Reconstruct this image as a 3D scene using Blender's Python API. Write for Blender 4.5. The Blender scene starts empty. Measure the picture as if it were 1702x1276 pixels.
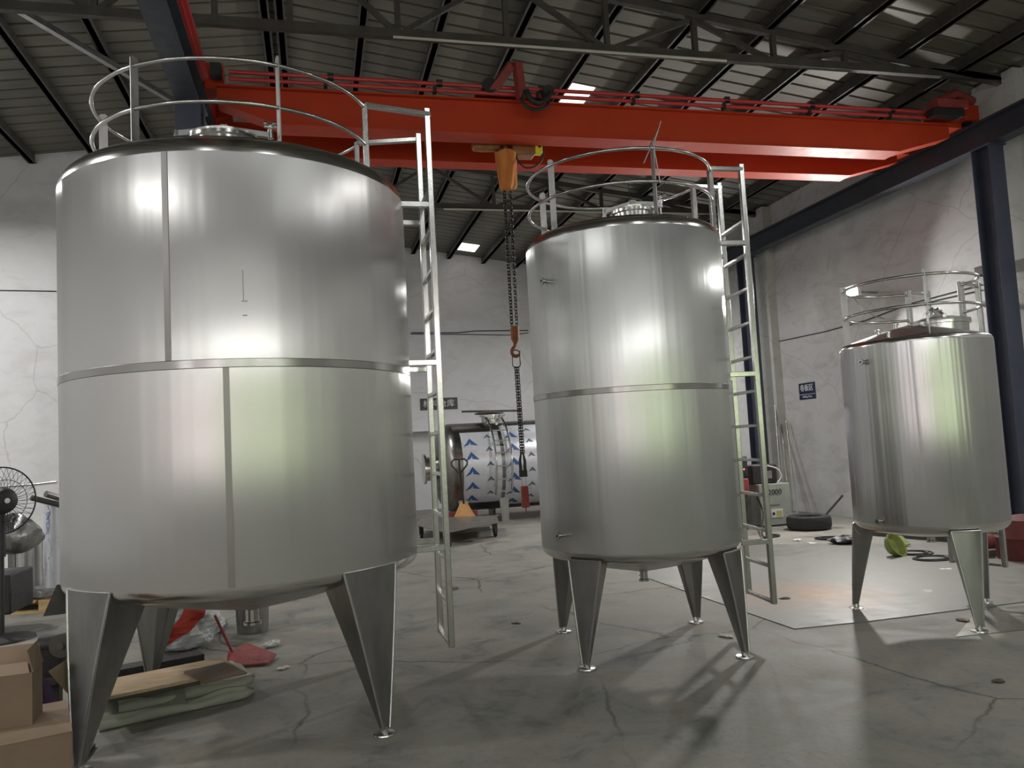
import bpy, bmesh, math, random
from math import sin, cos, pi, radians, atan2, hypot
from mathutils import Vector as V, Matrix, Quaternion
random.seed(7)
S = bpy.context.scene
COL = S.collection

# ------------------------------------------------------------------ camera
F = 1322.0; CX = 851.0; CY = 638.0; EYE = V((0, 0, 1.5))
RIGHT = V((0.96966919, -0.23854481, -0.05327317))
DOWN = V((-0.03364533, 0.08561271, -0.99576024))
FWD = V((0.2420943, 0.96735042, 0.07499009))
cd = bpy.data.cameras.new('camera'); cam = bpy.data.objects.new('camera', cd); COL.objects.link(cam)
m = Matrix((( RIGHT.x, -DOWN.x, -FWD.x), (RIGHT.y, -DOWN.y, -FWD.y), (RIGHT.z, -DOWN.z, -FWD.z))).to_4x4()
m.translation = EYE
cam.matrix_world = m
cd.sensor_width = 36.0; cd.lens = F / 1702 * 36; cd.clip_start = 0.05; cd.clip_end = 200
S.camera = cam

# ------------------------------------------------------------------ world, exposure
S.view_settings.view_transform = 'Standard'; S.view_settings.look = 'None'
S.view_settings.gamma = 1.0; S.view_settings.exposure = 0.42; S.view_settings.use_curve_mapping = False
w = bpy.data.worlds.new('world'); S.world = w; w.use_nodes = True
w.node_tree.nodes['Background'].inputs[0].default_value = (0.75, 0.85, 1.0, 1)
w.node_tree.nodes['Background'].inputs[1].default_value = 1.5

# room dimensions (metres)
XR, XL = 8.5, -9.2          # side walls
YB, YBL, YF = 19.7, 13.55, -7.0   # back wall, nearer back wall of the left bay, front wall behind the camera
RX, RZ, RS = -0.35, 6.92, 0.133   # ridge position, height, slope
def roofz(x): return RZ - RS * abs(x - RX)

# ------------------------------------------------------------------ lights (the lamps' own fixtures are built further down)
def area(name, loc, rot, sx, sy, power, col):
    l = bpy.data.lights.new(name, 'AREA'); l.shape = 'RECTANGLE'; l.size = sx; l.size_y = sy; l.energy = power; l.color = col
    o = bpy.data.objects.new(name, l); COL.objects.link(o); o.location = loc; o.rotation_euler = rot
    return o
def spot_point(name, loc, power, r, col):
    l = bpy.data.lights.new(name, 'POINT'); l.energy = power; l.shadow_soft_size = r; l.color = col
    o = bpy.data.objects.new(name, l); COL.objects.link(o); o.location = loc
    return o
LAMP_A = V((8.05, 10.45, 3.55)); LAMP_B = V((8.0, 6.3, 3.6)); LAMP_C = V((8.15, 16.2, 3.2))
def aim(d): return V(d).to_track_quat('-Z', 'Y').to_euler()
area('lamp_light', LAMP_A + V((-.09, 0, 0)), aim((-1, -.75, -.55)), .30, .14, 210, (1.0, .975, .94))
area('lamp_light', LAMP_B + V((-.09, 0, 0)), aim((-1, -.1, -.45)), .30, .14, 15, (1.0, .975, .94))
area('lamp_light', LAMP_C + V((-.09, 0, 0)), aim((-1, -.5, -.35)), .30, .14, 70, (1.0, .98, .95))
FRONT = [(-7.4, 3.7), (-2.6, 3.55), (-.2, 3.6), (2.55, 3.6), (4.8, 3.7)]
for x_, z_ in FRONT: area('lamp_light', (x_, -6.9, z_), aim((0, 1, -.15)), .12, .15, 14, (1.0, .98, .97))
FILL_LAMPS = [(-5.6, 4.4, 5.35), (7.2, .6, 5.35), (7.3, 3.6, 5.35), (-6.6, -1.2, 5.35), (5.6, 13.0, 4.4), (.2, 14.5, 5.1), (6.0, 16.2, 4.6), (-5.0, 11.0, 5.35), (-5.8, 8.0, 5.35)]  # unseen fill lamps added to brighten the hall, some hidden behind tanks
for x_, y_, z_ in FILL_LAMPS: area('lamp_light', (x_, y_, z_ - .02), (0, 0, 0), .36, .36, 28 if x_ > 7 else (80 if x_ < -3 else 60 if x_ < 1 else 36), (1.0, .985, .96))

# ------------------------------------------------------------------ materials
def mat(name, col=(.5, .5, .5), rough=.5, metal=0.0, **k):
    m_ = bpy.data.materials.new(name); m_.use_nodes = True
    b = m_.node_tree.nodes['Principled BSDF']
    b.inputs['Base Color'].default_value = (*col, 1); b.inputs['Roughness'].default_value = rough; b.inputs['Metallic'].default_value = metal
    for kk, v in k.items():
        b.inputs[kk.replace('_', ' ')].default_value = v
    return m_
def nt(m_): return m_.node_tree, m_.node_tree.nodes['Principled BSDF']
def add(t, typ, **k):
    n = t.nodes.new(typ)
    for a, v in k.items():
        if a.startswith('i_'):
            n.inputs[int(a[2:]) if a[2:].isdigit() else a[2:].replace('_', ' ')].default_value = v
        else: setattr(n, a, v)
    return n
def coords(t, scale=(1, 1, 1), kind='Object'):
    tc = add(t, 'ShaderNodeTexCoord'); mp = add(t, 'ShaderNodeMapping'); mp.inputs['Scale'].default_value = scale
    t.links.new(tc.outputs[kind], mp.inputs[0]); return mp.outputs[0]
def noise(t, vec, scale, detail=4, rough=.55, dist=0):
    n = add(t, 'ShaderNodeTexNoise'); n.inputs['Scale'].default_value = scale; n.inputs['Detail'].default_value = detail
    n.inputs['Roughness'].default_value = rough; n.inputs['Distortion'].default_value = dist
    if vec is not None: t.links.new(vec, n.inputs['Vector'])
    return n.outputs[0]
def ramp(t, fac, stops):
    r = add(t, 'ShaderNodeValToRGB'); e = r.color_ramp.elements
    while len(e) < len(stops): e.new(0.5)
    for el, (p, c) in zip(e, stops):
        el.position = p; el.color = (*c, 1) if len(c) == 3 else c
    t.links.new(fac, r.inputs[0]); return r.outputs[0]
def mix(t, fac, a, b, mode='MIX'):
    n = add(t, 'ShaderNodeMix', data_type='RGBA', blend_type=mode)
    if isinstance(fac, (int, float)): n.inputs[0].default_value = fac
    else: t.links.new(fac, n.inputs[0])
    for s, i in ((a, 6), (b, 7)):
        if isinstance(s, tuple): n.inputs[i].default_value = (*s, 1)
        else: t.links.new(s, n.inputs[i])
    return n.outputs[2]
def bump(t, b, h, strength=.3, dist=.02):
    n = add(t, 'ShaderNodeBump'); n.inputs['Strength'].default_value = strength; n.inputs['Distance'].default_value = dist
    t.links.new(h, n.inputs['Height']); t.links.new(n.outputs[0], b.inputs['Normal']); return n
def maprange(t, v, a, b, c, d):
    n = add(t, 'ShaderNodeMapRange'); n.inputs[1].default_value = a; n.inputs[2].default_value = b
    n.inputs[3].default_value = c; n.inputs[4].default_value = d; t.links.new(v, n.inputs[0]); return n.outputs[0]

def noisy(name, c1, c2, rough=.6, metal=0, scale=4, stretch=(1, 1, 1), b_=0.15, rvar=.1, bdist=.01):
    m_ = mat(name, c1, rough, metal); t, b = nt(m_); v = coords(t, stretch)
    n = noise(t, v, scale, 6, .6)
    t.links.new(ramp(t, n, [(.3, c1), (.7, c2)]), b.inputs['Base Color'])
    n2 = noise(t, v, scale * 5, 4)
    t.links.new(maprange(t, n2, .3, .7, rough - rvar, rough + rvar), b.inputs['Roughness'])
    if b_: bump(t, b, n2, b_, bdist)
    return m_

def tank_steel(name, col, rough, aniso, streak, wav=.35, metal=1.0):
    """brushed stainless shell: grain runs round the tank, so highlights draw out vertically; slow dents round the girth"""
    m_ = mat(name, col, rough, metal); t, b = nt(m_)
    tc = add(t, 'ShaderNodeTexCoord')
    sx = add(t, 'ShaderNodeSeparateXYZ'); t.links.new(tc.outputs['Object'], sx.inputs[0])
    at = add(t, 'ShaderNodeMath', operation='ARCTAN2'); t.links.new(sx.outputs[1], at.inputs[0]); t.links.new(sx.outputs[0], at.inputs[1])
    sn = add(t, 'ShaderNodeMath', operation='SINE'); cs = add(t, 'ShaderNodeMath', operation='COSINE')
    t.links.new(at.outputs[0], sn.inputs[0]); t.links.new(at.outputs[0], cs.inputs[0])
    zz = add(t, 'ShaderNodeMath', operation='MULTIPLY'); t.links.new(sx.outputs[2], zz.inputs[0]); zz.inputs[1].default_value = .02
    cb = add(t, 'ShaderNodeCombineXYZ'); t.links.new(cs.outputs[0], cb.inputs[0]); t.links.new(sn.outputs[0], cb.inputs[1]); t.links.new(zz.outputs[0], cb.inputs[2])
    n1 = noise(t, cb.outputs[0], 5.0, 2, .45)          # broad vertical waviness of the sheet
    n2 = noise(t, cb.outputs[0], 22, 2, .5)         # fine vertical streaks
    n3 = noise(t, coords(t, (1, 1, 1)), 1.3, 3, .6)      # blotches
    t.links.new(mix(t, n3, tuple(c * .9 for c in col), tuple(min(1, c * 1.08) for c in col)), b.inputs['Base Color'])
    a = add(t, 'ShaderNodeMath', operation='MULTIPLY_ADD'); t.links.new(n1, a.inputs[0]); a.inputs[1].default_value = 1.0
    m2 = add(t, 'ShaderNodeMath', operation='MULTIPLY'); t.links.new(n2, m2.inputs[0]); m2.inputs[1].default_value = streak
    t.links.new(m2.outputs[0], a.inputs[2])
    bump(t, b, a.outputs[0], wav, .02)
    if aniso:
        b.inputs['Anisotropic'].default_value = aniso
        tg = add(t, 'ShaderNodeTangent'); tg.direction_type = 'RADIAL'; tg.axis = 'Z'
        t.links.new(tg.outputs[0], b.inputs['Tangent'])
    return m_

M = {}
M['steel1'] = tank_steel('satin_steel_filmed', (.53, .525, .515), .27, .975, .06, .65, .86)
M['steel2'] = tank_steel('satin_steel', (.52, .53, .52), .27, .975, .06, .65, .88)
M['steel3'] = tank_steel('bright_steel', (.50, .50, .495), .22, .97, .07, 1.0, .96)
M['knuckle'] = mat('polished_knuckle', (.72, .71, .69), .2, 1.0)
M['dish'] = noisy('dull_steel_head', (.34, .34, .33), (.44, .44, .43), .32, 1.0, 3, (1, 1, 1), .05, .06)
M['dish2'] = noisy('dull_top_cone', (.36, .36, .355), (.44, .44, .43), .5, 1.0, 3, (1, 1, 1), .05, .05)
M['leg'] = noisy('brushed_leg_steel', (.40, .40, .385), (.58, .58, .565), .36, 1.0, 7, (1, 1, .35), .08, .08)
M['band'] = mat('polished_girth_band', (.38, .375, .36), .24, 1.0)
M['weld'] = mat('ground_weld', (.24, .235, .225), .36, .95)
M['tube'] = noisy('polished_tube', (.52, .52, .50), (.62, .62, .60), .20, 1.0, 20, (1, 1, 1), .03, .05)
M['flat'] = noisy('flat_bar', (.36, .36, .355), (.46, .46, .45), .45, 1.0, 12, (1, 1, .3), .05, .05)
M['htank'] = noisy('dark_steel_shell', (.20, .195, .185), (.32, .31, .29), .3, 1.0, 2, (1, 1, 1), .0, .04)
M['film'] = noisy('protective_film', (.62, .65, .70), (.74, .76, .80), .30, .35, 1.6, (1, 1, 1), .015, .05)
M['film_blue'] = mat('film_print_blue', (.03, .10, .28), .4)
M['film_grey'] = mat('film_print_grey', (.10, .12, .17), .4)
M['red'] = noisy('crane_red', (.44, .038, .008), (.52, .05, .012), .55, 0, 1.5, (1, 1, 1), .04, .06)
nt(M['red'])[1].inputs['Specular IOR Level'].default_value = .3
M['red_pipe'] = noisy('bright_red_paint', (.50, .035, .035), (.58, .05, .045), .4, 0, 4, (1, 1, 1), .03, .05)
M['bluegrey'] = noisy('runway_bluegrey', (.032, .040, .055), (.05, .058, .072), .5, 0, 2, (1, 1, 1), .05, .08)
M['column'] = noisy('column_bluegrey', (.045, .055, .085), (.07, .08, .115), .42, 0, 2, (1, 1, 1), .05, .08)
M['darksteel'] = noisy('dark_painted_steel', (.045, .042, .035), (.085, .078, .066), .6, 0, 4, (1, 1, 1), .05, .1)
M['conduit'] = noisy('pale_conduit', (.50, .49, .42), (.62, .60, .52), .5, 0, 4)
M['cable'] = mat('black_cable', (.02, .02, .022), .55)
M['chain'] = noisy('oiled_chain', (.03, .03, .028), (.10, .09, .08), .4, .8, 30, (1, 1, 1), .1, .1)
M['orange'] = noisy('dirty_orange_bag', (.50, .14, .02), (.62, .26, .05), .7, 0, 9, (1, 1, .25), .3, .1)
M['brass'] = noisy('brown_motor', (.25, .09, .05), (.40, .20, .06), .5, .2, 12)
M['yellow'] = mat('safety_yellow', (.75, .68, .05), .5)
M['sticker'] = mat('faded_yellow', (.42, .40, .12), .6)
M['black'] = noisy('black_plastic', (.012, .012, .013), (.03, .03, .03), .5, 0, 10, (1, 1, 1), .05, .1)
M['rubber'] = noisy('tyre_rubber', (.014, .014, .014), (.03, .03, .028), .75, 0, 20, (1, 1, 1), .3, .1)
M['hookrust'] = noisy('rusty_hook', (.30, .10, .03), (.18, .07, .03), .6, .3, 20)
M['cardboard'] = noisy('cardboard', (.165, .118, .08), (.215, .155, .105), .8, 0, 3, (1, 1, 1), .1, .05)
M['cardboard2'] = noisy('pale_cardboard', (.28, .20, .135), (.35, .26, .18), .8, 0, 3, (1, 1, 1), .1, .05)
M['tarp'] = noisy('grey_green_tarp', (.30, .31, .25), (.40, .405, .34), .8, 0, 3.5, (1, 1, 1), .5, .05, .01)
M['wood'] = noisy('plank_wood', (.42, .30, .18), (.60, .46, .30), .75, 0, 5, (1, 6, 6), .2, .05)
M['pallet'] = noisy('pallet_wood', (.50, .34, .15), (.68, .50, .26), .75, 0, 5, (1, 6, 6), .2, .05)
M['white_bag'] = noisy('woven_bag', (.52, .56, .58), (.72, .74, .75), .45, 0, 14, (1, 1, 1), .8, .1, .02)
M['bag_red'] = mat('bag_print_red', (.55, .07, .04), .6)
M['dullred'] = noisy('worn_red_paint', (.22, .035, .03), (.32, .06, .05), .55, 0, 8)
M['darkred'] = noisy('dark_red_drum', (.10, .02, .018), (.15, .03, .027), .55, 0, 6)
M['pinkred'] = noisy('faded_red_plastic', (.36, .08, .08), (.46, .16, .14), .55, 0, 8)
M['cabinet'] = noisy('grey_green_cabinet', (.26, .29, .25), (.36, .38, .34), .55, 0, 4)
M['green'] = noisy('green_paint', (.14, .20, .05), (.36, .38, .10), .55, 0, 9)
M['paper'] = noisy('crumpled_paper', (.55, .55, .52), (.75, .74, .70), .7, 0, 20, (1, 1, 1), .5, .05)
M['plate'] = noisy('floor_plate', (.20, .19, .17), (.30, .285, .25), .38, .75, 1.6, (1, 1, 1), .08, .1)
M['orangewood'] = noisy('worn_orange_cover', (.55, .26, .08), (.66, .38, .16), .7, 0, 12)
M['sign_blue'] = mat('sign_blue', (.010, .014, .06), .45)
M['sign_grey'] = mat('sign_grey', (.07, .07, .08), .5)
M['white'] = mat('white_paint', (.75, .75, .76), .5)
M['ink'] = mat('dark_ink', (.03, .035, .03), .6)
M['galv'] = noisy('galvanised', (.34, .34, .33), (.48, .48, .47), .35, .9, 6)
M['purple'] = mat('dark_violet_cloth', (.07, .04, .09), .8)
M['bluefilm'] = mat('blue_print', (.03, .08, .35), .5)

def emis(name, col, s):
    m_ = mat(name, col, .5); t, b = nt(m_)
    b.inputs['Emission Color'].default_value = (*col, 1); b.inputs['Emission Strength'].default_value = s
    return m_
M['lampglow'] = emis('lamp_glow', (1, .98, .95), 25)
M['lampglow2'] = emis('high_bay_glow', (1, .985, .96), 12)  # glow of the added fill lamps
M['led_red'] = emis('red_indicator', (1, .15, .2), 2)

def daylight(name, c1, c2, c3, s, sc):
    """daylight seen through dirty window glass with trees outside"""
    m_ = mat(name, (.1, .1, .1), .3); t, b = nt(m_)
    v = coords(t, (1, 1, 1)); n = noise(t, v, sc, 5, .6)
    t.links.new(ramp(t, n, [(.36, c1), (.5, c2), (.66, c3)]), b.inputs['Emission Color'])
    b.inputs['Emission Strength'].default_value = s
    return m_
M['win_green'] = daylight('window_daylight', (.40, .56, .22), (.78, .95, .55), (1, 1, .88), 2.4, 1.6)
M['win_white'] = daylight('window_sky', (.70, .56, .58), (.98, .84, .87), (1, .95, .97), 3.8, .9)
M['clere'] = daylight('clerestory_sheet', (.80, .80, .76), (.92, .92, .88), (1, 1, .97), .7, .5)  # glow for the strips added on the front wall
M['clere2'] = daylight('roof_sheet_daylight', (.84, .86, .86), (.92, .94, .93), (1, 1, 1), 4.0, .5)  # glow for the overhead sheets added behind the camera
M['skylight'] = daylight('skylight_sheet', (.80, .74, .62), (.95, .90, .84), (1, .96, .92), 1.6, 2.5)

# concrete floor
m_ = mat('concrete_floor', (.2, .2, .18), .4); M['floor'] = m_; t, b = nt(m_)
v = coords(t, (1, 1, 1), 'Object')
n1 = noise(t, v, .45, 6, .6, .4); n2 = noise(t, v, 2.2, 8, .65, .6); n3 = noise(t, v, 22, 6, .7)
base = ramp(t, n1, [(.32, (.185, .188, .168)), (.5, (.225, .224, .202)), (.7, (.285, .270, .240))])
sec = ramp(t, n2, [(.32, (.42, .44, .40)), (.46, (1, 1, 1)), (.66, (1.35, 1.26, 1.15))])
c = mix(t, .85, base, sec, 'MULTIPLY')
sp = ramp(t, n3, [(.30, (.62, .62, .6)), (.45, (1, 1, 1)), (.7, (1.1, 1.1, 1.08))])
c = mix(t, .55, c, sp, 'MULTIPLY')
vo = add(t, 'ShaderNodeTexVoronoi', feature='DISTANCE_TO_EDGE'); vo.inputs['Scale'].default_value = .62
dv = add(t, 'ShaderNodeMix', data_type='RGBA'); dv.inputs[0].default_value = .22
nn = add(t, 'ShaderNodeTexNoise'); nn.inputs['Scale'].default_value = 1.7; nn.inputs['Detail'].default_value = 6; t.links.new(v, nn.inputs['Vector'])
t.links.new(v, dv.inputs[6]); t.links.new(nn.outputs['Color'], dv.inputs[7]); t.links.new(dv.outputs[2], vo.inputs['Vector'])
crack = ramp(t, vo.outputs[0], [(.0, (.28, .28, .27)), (.007, (1, 1, 1))])
cm = noise(t, v, .5, 2); cmr = ramp(t, cm, [(.42, (0, 0, 0)), (.52, (1, 1, 1))])
c = mix(t, cmr, c, mix(t, 1.0, c, crack, 'MULTIPLY'))
n5 = noise(t, coords(t, (1.0, 3.2, 1)), 2.6, 10, .75, 1.6)
c = mix(t, ramp(t, n5, [(.60, (0, 0, 0)), (.72, (.55, .55, .55))]), c, (.36, .34, .31))
c = mix(t, ramp(t, noise(t, v, 1.1, 7, .7, 1.0), [(.62, (0, 0, 0)), (.72, (.6, .6, .6))]), c, (.09, .085, .08))
t.links.new(c, b.inputs['Base Color'])
t.links.new(maprange(t, n2, .3, .7, .55, .80), b.inputs['Roughness'])
bump(t, b, n3, .25, .012)

def _gr(u, v):
    r = RIGHT * (u - CX) + DOWN * (v - CY) + FWD * F; return EYE + r * (-EYE.z / r.z)
RUST = tuple(_gr(1345, 990))
# rust patch blended onto the steel floor plate
m_ = mat('rust_stained_plate', (.2, .2, .18), .4, .1); M['plate_rust'] = m_; t, b = nt(m_)
v = coords(t, (1, 1, 1)); n1 = noise(t, v, 1.1, 6, .6, .5); n2 = noise(t, v, 7, 6, .6)
base = ramp(t, n2, [(.3, (.15, .148, .132)), (.7, (.215, .203, .184))])
dd = add(t, 'ShaderNodeVectorMath', operation='DISTANCE'); t.links.new(v, dd.inputs[0]); dd.inputs[1].default_value = RUST
fall = maprange(t, dd.outputs['Value'], 0.1, .85, 1.0, 0)
fm = add(t, 'ShaderNodeMath', operation='MULTIPLY'); t.links.new(fall, fm.inputs[0]); t.links.new(maprange(t, n1, .3, .6, .2, 1), fm.inputs[1])
t.links.new(mix(t, fm.outputs[0], base, (.36, .19, .07)), b.inputs['Base Color'])
t.links.new(maprange(t, n2, .3, .7, .42, .62), b.inputs['Roughness']); bump(t, b, n2, .06, .01)

# plaster walls
def plaster(name, c1, c2, grime):
    m_ = mat(name, c1, .85); t, b = nt(m_); v = coords(t, (1, 1, 1))
    n1 = noise(t, v, .55, 7, .62, .5); n2 = noise(t, coords(t, (1, 1, 2.2)), 1.6, 8, .7, .8); n3 = noise(t, v, 14, 4)
    base = ramp(t, n1, [(.35, c1), (.65, c2)])
    gm = ramp(t, n2, [(.34, grime), (.52, (1, 1, 1))])
    c = mix(t, .75, base, gm, 'MULTIPLY')
    t.links.new(c, b.inputs['Base Color']); bump(t, b, n3, .12, .01)
    vo = add(t, 'ShaderNodeTexVoronoi', feature='DISTANCE_TO_EDGE'); vo.inputs['Scale'].default_value = .5
    dv = add(t, 'ShaderNodeMix', data_type='RGBA'); dv.inputs[0].default_value = .3
    nn = add(t, 'ShaderNodeTexNoise'); nn.inputs['Scale'].default_value = 1.3; nn.inputs['Detail'].default_value = 8; t.links.new(v, nn.inputs['Vector'])
    t.links.new(v, dv.inputs[6]); t.links.new(nn.outputs['Color'], dv.inputs[7]); t.links.new(dv.outputs[2], vo.inputs['Vector'])
    crack = ramp(t, vo.outputs[0], [(0, (.6, .6, .6)), (.004, (1, 1, 1))])
    t.links.new(mix(t, .6, c, crack, 'MULTIPLY'), b.inputs['Base Color'])
    return m_
M['wall_r'] = plaster('grimy_plaster', (.52, .52, .52), (.62, .615, .61), (.74, .73, .70))
M['wall_b'] = plaster('white_plaster', (.66, .66, .67), (.74, .74, .75), (.86, .85, .84))
M['pilaster'] = plaster('pilaster_plaster', (.50, .50, .48), (.62, .62, .59), (.78, .76, .70))
# roof sheet
m_ = mat('roof_sheet', (.2, .2, .17), .55, .2); M['roof'] = m_; t, b = nt(m_)
v = coords(t, (1, 1, 1)); n1 = noise(t, v, .7, 6, .6); n2 = noise(t, coords(t, (.6, 6, 1)), 2.0, 5, .6)
c = ramp(t, n1, [(.3, (.135, .13, .108)), (.7, (.195, .185, .152))])
t.links.new(mix(t, .6, c, ramp(t, n2, [(.3, (.7, .7, .7)), (.6, (1, 1, 1))]), 'MULTIPLY'), b.inputs['Base Color'])

# ------------------------------------------------------------------ geometry helpers
class MB:
    """collects shapes and links them as ONE mesh object; a material index may be given per shape"""
    def __init__(s): s.bm = bmesh.new(); s.mi = 0
    def _f(s, vs, smooth=False):
        try:
            f = s.bm.faces.new(vs); f.material_index = s.mi; f.smooth = smooth; return f
        except ValueError: return None
    def box(s, lo, hi, M_=None):
        c = [V((x, y, z)) for x in (lo[0], hi[0]) for y in (lo[1], hi[1]) for z in (lo[2], hi[2])]
        if M_ is not None: c = [M_ @ p for p in c]
        v = [s.bm.verts.new(p) for p in c]
        for q in ((0, 1, 3, 2), (4, 6, 7, 5), (0, 4, 5, 1), (2, 3, 7, 6), (0, 2, 6, 4), (1, 5, 7, 3)): s._f([v[i] for i in q])
        return s
    def bar(s, a, b, w, h, up=V((0, 0, 1))):
        """rectangular bar from a to b; w across, h along up"""
        a, b = V(a), V(b); d = (b - a); L = d.length; d.normalize()
        sd = d.cross(up)
        if sd.length < 1e-4: sd = d.cross(V((0, 1, 0)))
        sd.normalize(); u = sd.cross(d).normalized()
        vs = []
        for p in (a, b):
            for (i, j) in ((-1, -1), (1, -1), (1, 1), (-1, 1)): vs.append(s.bm.verts.new(p + sd * (i * w / 2) + u * (j * h / 2)))
        s._f(vs[0:4][::-1]); s._f(vs[4:8])
        for i in range(4): s._f([vs[i], vs[(i + 1) % 4], vs[4 + (i + 1) % 4], vs[4 + i]])
        return s
    def tube(s, pts, r, n=12, closed=False, caps=True):
        pts = [V(p) for p in pts]; N = len(pts); rings = []
        prev = None
        for i, p in enumerate(pts):
            if closed: d = pts[(i + 1) % N] - pts[i - 1]
            else: d = pts[min(i + 1, N - 1)] - pts[max(i - 1, 0)]
            d.normalize()
            if prev is None:
                u = d.cross(V((0, 0, 1)))
                if u.length < 1e-3: u = d.cross(V((1, 0, 0)))
            else: u = prev - d * prev.dot(d)
            u.normalize(); prev = u; w_ = d.cross(u)
            rr = r[i] if isinstance(r, (list, tuple)) else r
            rings.append([s.bm.verts.new(p + (u * cos(2 * pi * k / n) + w_ * sin(2 * pi * k / n)) * rr) for k in range(n)])
        for i in range(N if closed else N - 1):
            A, B = rings[i], rings[(i + 1) % N]
            for k in range(n): s._f([A[k], A[(k + 1) % n], B[(k + 1) % n], B[k]], True)
        if not closed and caps:
            s._f(rings[0][::-1]); s._f(rings[-1])
        return s
    def cyl(s, a, b, r, n=20, r2=None): return s.tube([a, b], [r, r if r2 is None else r2], n)
    def lathe(s, prof, n=64, c=(0, 0, 0), axis=None, ang=(0, 2 * pi), smooth=True):
        """prof: (radius, height) list; axis: optional rotation matrix"""
        c = V(c); full = abs(ang[1] - ang[0] - 2 * pi) < 1e-6
        K = n if full else n + 1; cols = []
        for k in range(K):
            a = ang[0] + (ang[1] - ang[0]) * k / n
            col = []
            for (r, z) in prof:
                p = V((r * cos(a), r * sin(a), z))
                if axis is not None: p = axis @ p
                col.append(p + c)
            cols.append(col)
        vv = []
        for k in range(K):
            row = []
            for j, (r, z) in enumerate(prof):
                if r < 1e-6 and k > 0: row.append(vv[0][j])
                else: row.append(s.bm.verts.new(cols[k][j]))
            vv.append(row)
        for k in range(n):
            A, B = vv[k], vv[(k + 1) % K]
            for j in range(len(prof) - 1):
                q = []
                for x in (A[j], B[j], B[j + 1], A[j + 1]):
                    if x not in q: q.append(x)
                if len(q) > 2: s._f(q, smooth)
        return s
    def prism(s, poly, d):
        """extrude a planar polygon (3D points) by vector d"""
        d = V(d); a = [s.bm.verts.new(V(p)) for p in poly]; b_ = [s.bm.verts.new(V(p) + d) for p in poly]
        s._f(a[::-1]); s._f(b_); n = len(a)
        for i in range(n): s._f([a[i], a[(i + 1) % n], b_[(i + 1) % n], b_[i]])
        return s
    def quad(s, *ps, smooth=False): s._f([s.bm.verts.new(V(p)) for p in ps], smooth); return s
    def grid(s, fn, nu, nv, smooth=True):
        g = [[s.bm.verts.new(V(fn(i / nu, j / nv))) for j in range(nv + 1)] for i in range(nu + 1)]
        for i in range(nu):
            for j in range(nv): s._f([g[i][j], g[i + 1][j], g[i + 1][j + 1], g[i][j + 1]], smooth)
        return s
    def build(s, name, m_, parent=None, bevel=0, solid=0, loc=None, weld=False, fixn=True):
        if weld: bmesh.ops.remove_doubles(s.bm, verts=s.bm.verts, dist=1e-5)
        if solid: bmesh.ops.solidify(s.bm, geom=s.bm.faces[:], thickness=solid)
        if fixn: bmesh.ops.recalc_face_normals(s.bm, faces=s.bm.faces)
        me = bpy.data.meshes.new(name); s.bm.to_mesh(me); s.bm.free()
        for x in (m_ if isinstance(m_, (list, tuple)) else [m_]): me.materials.append(x)
        me.set_sharp_from_angle(angle=radians(38))
        o = bpy.data.objects.new(name, me); COL.objects.link(o)
        if parent is not None: o.parent = parent
        if loc is not None: o.location = loc
        if bevel:
            b_ = o.modifiers.new('bevel', 'BEVEL'); b_.width = bevel; b_.segments = 2; b_.limit_method = 'ANGLE'
        return o

def smooth(pts, n=6):
    pts = [V(p) for p in pts]; out = []
    for i in range(len(pts) - 1):
        p0, p1, p2, p3 = pts[max(i - 1, 0)], pts[i], pts[i + 1], pts[min(i + 2, len(pts) - 1)]
        for k in range(n):
            t_ = k / n; out.append(.5 * (2 * p1 + (p2 - p0) * t_ + (2 * p0 - 5 * p1 + 4 * p2 - p3) * t_ ** 2 + (3 * p1 - p0 - 3 * p2 + p3) * t_ ** 3))
    return out + [pts[-1]]
def thing(name, label, cat, loc=(0, 0, 0), rz=0, group=None):
    o = bpy.data.objects.new(name, None); COL.objects.link(o); o.location = loc; o.rotation_euler = (0, 0, rz)
    o.empty_display_size = .1
    return tag(o, label, cat, group)
def tag(o, label, cat, group=None, kind=None):
    o['label'] = label; o['category'] = cat
    if group: o['group'] = group
    if kind: o['kind'] = kind
    return o
def struct(o, label=None):
    o['kind'] = 'structure'
    if label: o['label'] = label
    return o
def copy_tree(o, parent=None):
    c_ = o.copy(); COL.objects.link(c_)
    if parent is not None: c_.parent = parent
    for ch in o.children: copy_tree(ch, c_)
    return c_
def text_mesh(body, size, name, m_, parent, origin, xdir, updir, depth=.002, align='CENTER'):
    """lettering as a thin mesh; xdir reading direction, updir up"""
    cu = bpy.data.curves.new(name, 'FONT'); cu.body = body; cu.size = size; cu.extrude = depth; cu.align_x = align; cu.align_y = 'CENTER'
    o = bpy.data.objects.new(name + '_tmp', cu); COL.objects.link(o)
    bpy.context.view_layer.update()
    dg = bpy.context.evaluated_depsgraph_get(); me = bpy.data.meshes.new_from_object(o.evaluated_get(dg))
    bpy.data.objects.remove(o); me.materials.clear(); me.materials.append(m_)
    x = V(xdir).normalized(); u = V(updir).normalized(); n = x.cross(u)
    mm = Matrix(((x.x, u.x, n.x), (x.y, u.y, n.y), (x.z, u.z, n.z))).to_4x4(); mm.translation = V(origin)
    me.transform(mm)
    o = bpy.data.objects.new(name, me); COL.objects.link(o)
    if parent is not None: o.parent = parent
    return o
# site survey: where a sight line of the photograph meets a real plane of the place
def ray(u, v): return RIGHT * (u - CX) + DOWN * (v - CY) + FWD * F
def G(u, v, z=0.0):
    r = ray(u, v); return EYE + r * ((z - EYE.z) / r.z)
def atY(u, v, Y): r = ray(u, v); return EYE + r * (Y / r.y)
def atX(u, v, X): r = ray(u, v); return EYE + r * (X / r.x)

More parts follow.
